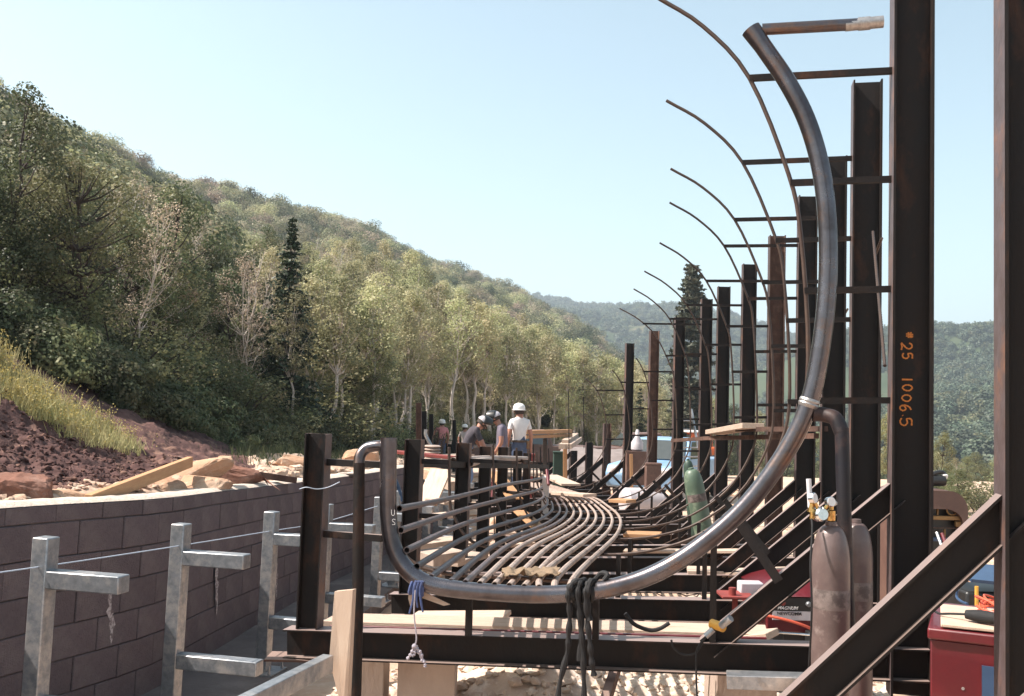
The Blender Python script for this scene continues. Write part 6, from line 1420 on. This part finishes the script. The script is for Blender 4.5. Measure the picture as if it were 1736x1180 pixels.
# --- far forest : scattered by geometry nodes
def far_crown(name, seed, m_, n=1700, sz=.078):
    rs = np.random.RandomState(seed); cl = [((rs.normal(0, .35), rs.normal(0, .35), rs.uniform(.35, 1.25)), rs.uniform(.28, .48)) for _ in range(9)]
    pt = blob_points(rs, cl, n/9/4/.12, 1.15); cc = pt-np.array([0, 0, .45]); cc /= np.linalg.norm(cc, axis=1)[:, None]; v, f = leaf_arrays(pt, sz*rs.uniform(.6, 1.3, len(pt)), .1, .8, seed, LASTN*.7+cc*.9)
    me = np_mesh(name, v, f, m_); o = bpy.data.objects.new(name, me); return o
def conif_far(name, seed, m_):
    rs = np.random.RandomState(seed); n = 170; u = rs.uniform(0, 1, n)**.7; a = rs.uniform(0, 6.283, n); r_ = (1-u)*.42*rs.uniform(.5, 1.1, n)+.02
    v, f = leaf_arrays(np.stack([r_*np.cos(a), r_*np.sin(a), u*2.1], 1), .22, .5, .6, seed); return bpy.data.objects.new(name, np_mesh(name, v, f, m_))
def scatter(name, pts, scales, protos, label):
    col = bpy.data.collections.new(name+'_kinds')
    for q in protos: col.objects.link(q)
    me = bpy.data.meshes.new(name); me.from_pydata([tuple(p) for p in pts], [], []); at = me.attributes.new('sz', 'FLOAT', 'POINT'); at.data.foreach_set('value', list(scales))
    o = bpy.data.objects.new(name, me); C.objects.link(o); o['kind'] = 'stuff'; o['label'] = label
    ng = bpy.data.node_groups.new(name, 'GeometryNodeTree'); ng.interface.new_socket('Geometry', in_out='INPUT', socket_type='NodeSocketGeometry'); ng.interface.new_socket('Geometry', in_out='OUTPUT', socket_type='NodeSocketGeometry')
    N = ng.nodes.new; gi, go = N('NodeGroupInput'), N('NodeGroupOutput'); ip = N('GeometryNodeInstanceOnPoints'); ci = N('GeometryNodeCollectionInfo'); ci.inputs[0].default_value = col
    ci.inputs['Separate Children'].default_value = True; ci.inputs['Reset Children'].default_value = True; ip.inputs['Pick Instance'].default_value = True
    rv = N('FunctionNodeRandomValue'); rv.data_type = 'FLOAT_VECTOR'; rv.inputs[0].default_value = (-.12, -.12, 0); rv.inputs[1].default_value = (.12, .12, 6.283)
    na = N('GeometryNodeInputNamedAttribute'); na.data_type = 'FLOAT'; na.inputs[0].default_value = 'sz'
    L_ = ng.links.new; L_(gi.outputs[0], ip.inputs['Points']); L_(ci.outputs[0], ip.inputs['Instance']); L_(rv.outputs[0], ip.inputs['Rotation']); L_(na.outputs[0], ip.inputs['Scale']); L_(ip.outputs[0], go.inputs[0])
    o.modifiers.new('scatter', 'NODES').node_group = ng; return o
fk = [far_crown('clump_a', 1, leaf_far), far_crown('clump_b', 2, leaf_far), far_crown('clump_c', 3, leaf_far), far_crown('clump_d', 4, leaf_dry), conif_far('clump_e', 5, leaf_spruce)]
fk = [fk[0], fk[1], fk[2], far_crown('clump_f', 8, leaf_oak), far_crown('clump_h', 10, leaf_oak), fk[3], far_crown('clump_g', 9, leaf_aspen)]
pts, sc = [], []
rs = random.Random(3)
for i in range(15000):
    px = rs.uniform(-700, 1200); t = rs.uniform(.02, 1.02)**(1.25 if px < 480 else 1); p = hill_pt(px, t); d0 = float(np.interp(px, hx, [c[1] for c in HC]))
    if p.y < d0+(9 if px < 480 else 24): continue
    k = fbm(p.x, p.y, .02, 60, 3)
    if k < -.35 and rs.random() < .8: continue
    s_ = float(np.interp(p.y, [30, 80, 200, 450], [1.15, 1.5, 2.6, 3.7]))*rs.choice((.55, .75, .9, 1.0, 1.15, 1.45))*rs.uniform(.9, 1.1)*(1+.35*k)
    if t > .97: s_ *= .8
    pts.append(p-V((0, 0, .15))); sc.append(s_)
scatter('hillside_forest', pts, sc, fk, 'dense scrubby forest covering the hillside behind the aspens')
fk2 = [far_crown('far_a', 11, leaf_far2, 260, .22), far_crown('far_b', 12, leaf_far2, 260, .22), far_crown('far_c', 13, leaf_oak, 260, .22)]
pts, sc = [], []
for i in range(7500):
    px = rs.uniform(600, 1500); t = rs.uniform(.15, 1.0); p = ridge_a(px, t)
    if fbm(p.x, p.y, .006, 90, 3) < -.5: continue
    pts.append(p); sc.append(rs.uniform(3.0, 6.5))
for i in range(9500):
    px = rs.uniform(1280, 2100); t = rs.uniform(.05, 1.0)**.9; p = ridge_b(px, t)
    if fbm(p.x, p.y, .008, 95, 3) < -.32: continue
    pts.append(p); sc.append(rs.uniform(2.2, 4.8))
scatter('distant_forest', pts, sc, fk2, 'distant blue-green woodland on the far ridge and the right hand hill')
pts, sc = [], []
for i in range(1500):
    px = rs.uniform(-800, 560)
    if rs.random() < .2: p = bank_pt(px, rs.uniform(4.6, 5.0), 1)
    else:
        d0 = float(np.interp(px, hx, [c[1] for c in HC])); p = on_hill(px, d0+rs.uniform(0, 9))
    pts.append(p-V((0, 0, .12))); sc.append(rs.uniform(.28, .62))
scatter('undergrowth', pts, sc, [far_crown('low_a', 21, leaf_oak, 1100, .11), far_crown('low_b', 22, leaf_oak, 1100, .11), far_crown('low_c', 23, leaf_light, 1000, .11)], 'dark undergrowth covering the slope below the wood')
# --- grass and yellow flowers on the bank
def blades(n, fn, h, w_, seed, lean=.35):
    rs_ = np.random.RandomState(seed); v = np.zeros((n*4, 3)); c = []
    for i in range(n): c.append(tuple(fn(rs_)))
    c = np.array(c); a = rs_.uniform(0, 6.283, n); hh = h*rs_.uniform(.5, 1.3, n); d = rs_.normal(0, lean, (n, 2))*hh[:, None]
    ax = np.stack([np.cos(a), np.sin(a), 0*a], 1)*w_/2
    v[0::4] = c-ax; v[1::4] = c+ax; v[2::4] = c+ax*.3+np.concatenate([d, hh[:, None]], 1); v[3::4] = c-ax*.3+np.concatenate([d, hh[:, None]], 1)
    return v, np.arange(4*n).reshape(n, 4), v[2::4]
tufts = []
rq = random.Random(8)
while len(tufts) < 300:
    px = rq.uniform(-420, 208) if rq.random() < .8 else rq.uniform(-1400, -420); t = rq.uniform(2.25, 3.12); lim = 2.32+.18*fbm(px*.01, 0, 1.0, 2)+.1*fbm(px*.05, t*3, 1, 3)
    if t < lim: continue
    tufts.append(bank_pt(px, t))
def near_tuft(spread):
    def f(r_):
        p = tufts[r_.randint(len(tufts))]; return (p.x+r_.normal(0, spread), p.y+r_.normal(0, spread), p.z-.04)
    return f
v, f, tips = blades(26000, near_tuft(.13), .11, .009, 3); o = bpy.data.objects.new('bank_grass', np_mesh('bank_grass', v, f, grass_m)); C.objects.link(o); tag(o, 'tall dry yellow-green grass on the crest of the bank', 'grass', kind='stuff')
ftuf = [q for q in tufts if fbm(q.x, q.y, 1.1, 44, 2) > -.05]
def near_f(r_):
    p = ftuf[r_.randint(len(ftuf))]; return (p.x+r_.normal(0, .12), p.y+r_.normal(0, .12), p.z-.04)
v2, f2, t2 = blades(3000, near_f, .17, .006, 4, .2); rs_ = np.random.RandomState(2); fl = np.repeat(t2, 5, 0)+rs_.normal(0, .020, (len(t2)*5, 3))*np.array([1, 1, 2.2]); v3, f3 = leaf_arrays(fl, .020, seed=4)
me = np_mesh('yellow_flowers', np.concatenate([v2, v3]), np.concatenate([f2, f3+len(v2)]), [grass_m, flower_m]); mi = np.zeros(len(f2)+len(f3), dtype=np.int32); mi[len(f2):] = 1; me.polygons.foreach_set('material_index', mi)
o = bpy.data.objects.new('yellow_flowers', me); C.objects.link(o); tag(o, 'yellow flowering weeds along the top of the grassy bank', 'wildflowers', kind='stuff')
def weeds(r_):
    px = r_.uniform(400, 740); t = r_.uniform(4.2, 5.0) if r_.rand() < .8 else r_.uniform(3.4, 5); p = bank_pt(px, t, 1); return (p.x, p.y, p.z-.02)
wp = [weeds(np.random.RandomState(k)) for k in range(260)]
def w2(r_): p = wp[r_.randint(260)]; return (p[0]+r_.normal(0, .22), p[1]+r_.normal(0, .22), p[2])
v, f, t_ = blades(6000, w2, .16, .016, 9); o = bpy.data.objects.new('weeds', np_mesh('weeds', v, f, leaf_oak)); C.objects.link(o); tag(o, 'green weeds on the dirt at the edge of the wood', 'weeds', kind='stuff')
# ---------------------------------------------------------------- haze
hz = MB(); hz.box((0, 1500, 70), (9400, 7400, 620)); hm = bpy.data.materials.new('valley_haze'); hm.use_nodes = True; n_ = hm.node_tree; n_.nodes.clear()
pv = n_.nodes.new('ShaderNodeVolumePrincipled'); pv.inputs['Color'].default_value = (.74, .87, 1, 1); pv.inputs['Density'].default_value = 0.00042; pv.inputs['Anisotropy'].default_value = .2
mo = n_.nodes.new('ShaderNodeOutputMaterial'); n_.links.new(pv.outputs[0], mo.inputs['Volume']); h_ = hz.build('haze', hm, kind='stuff', smooth=False)
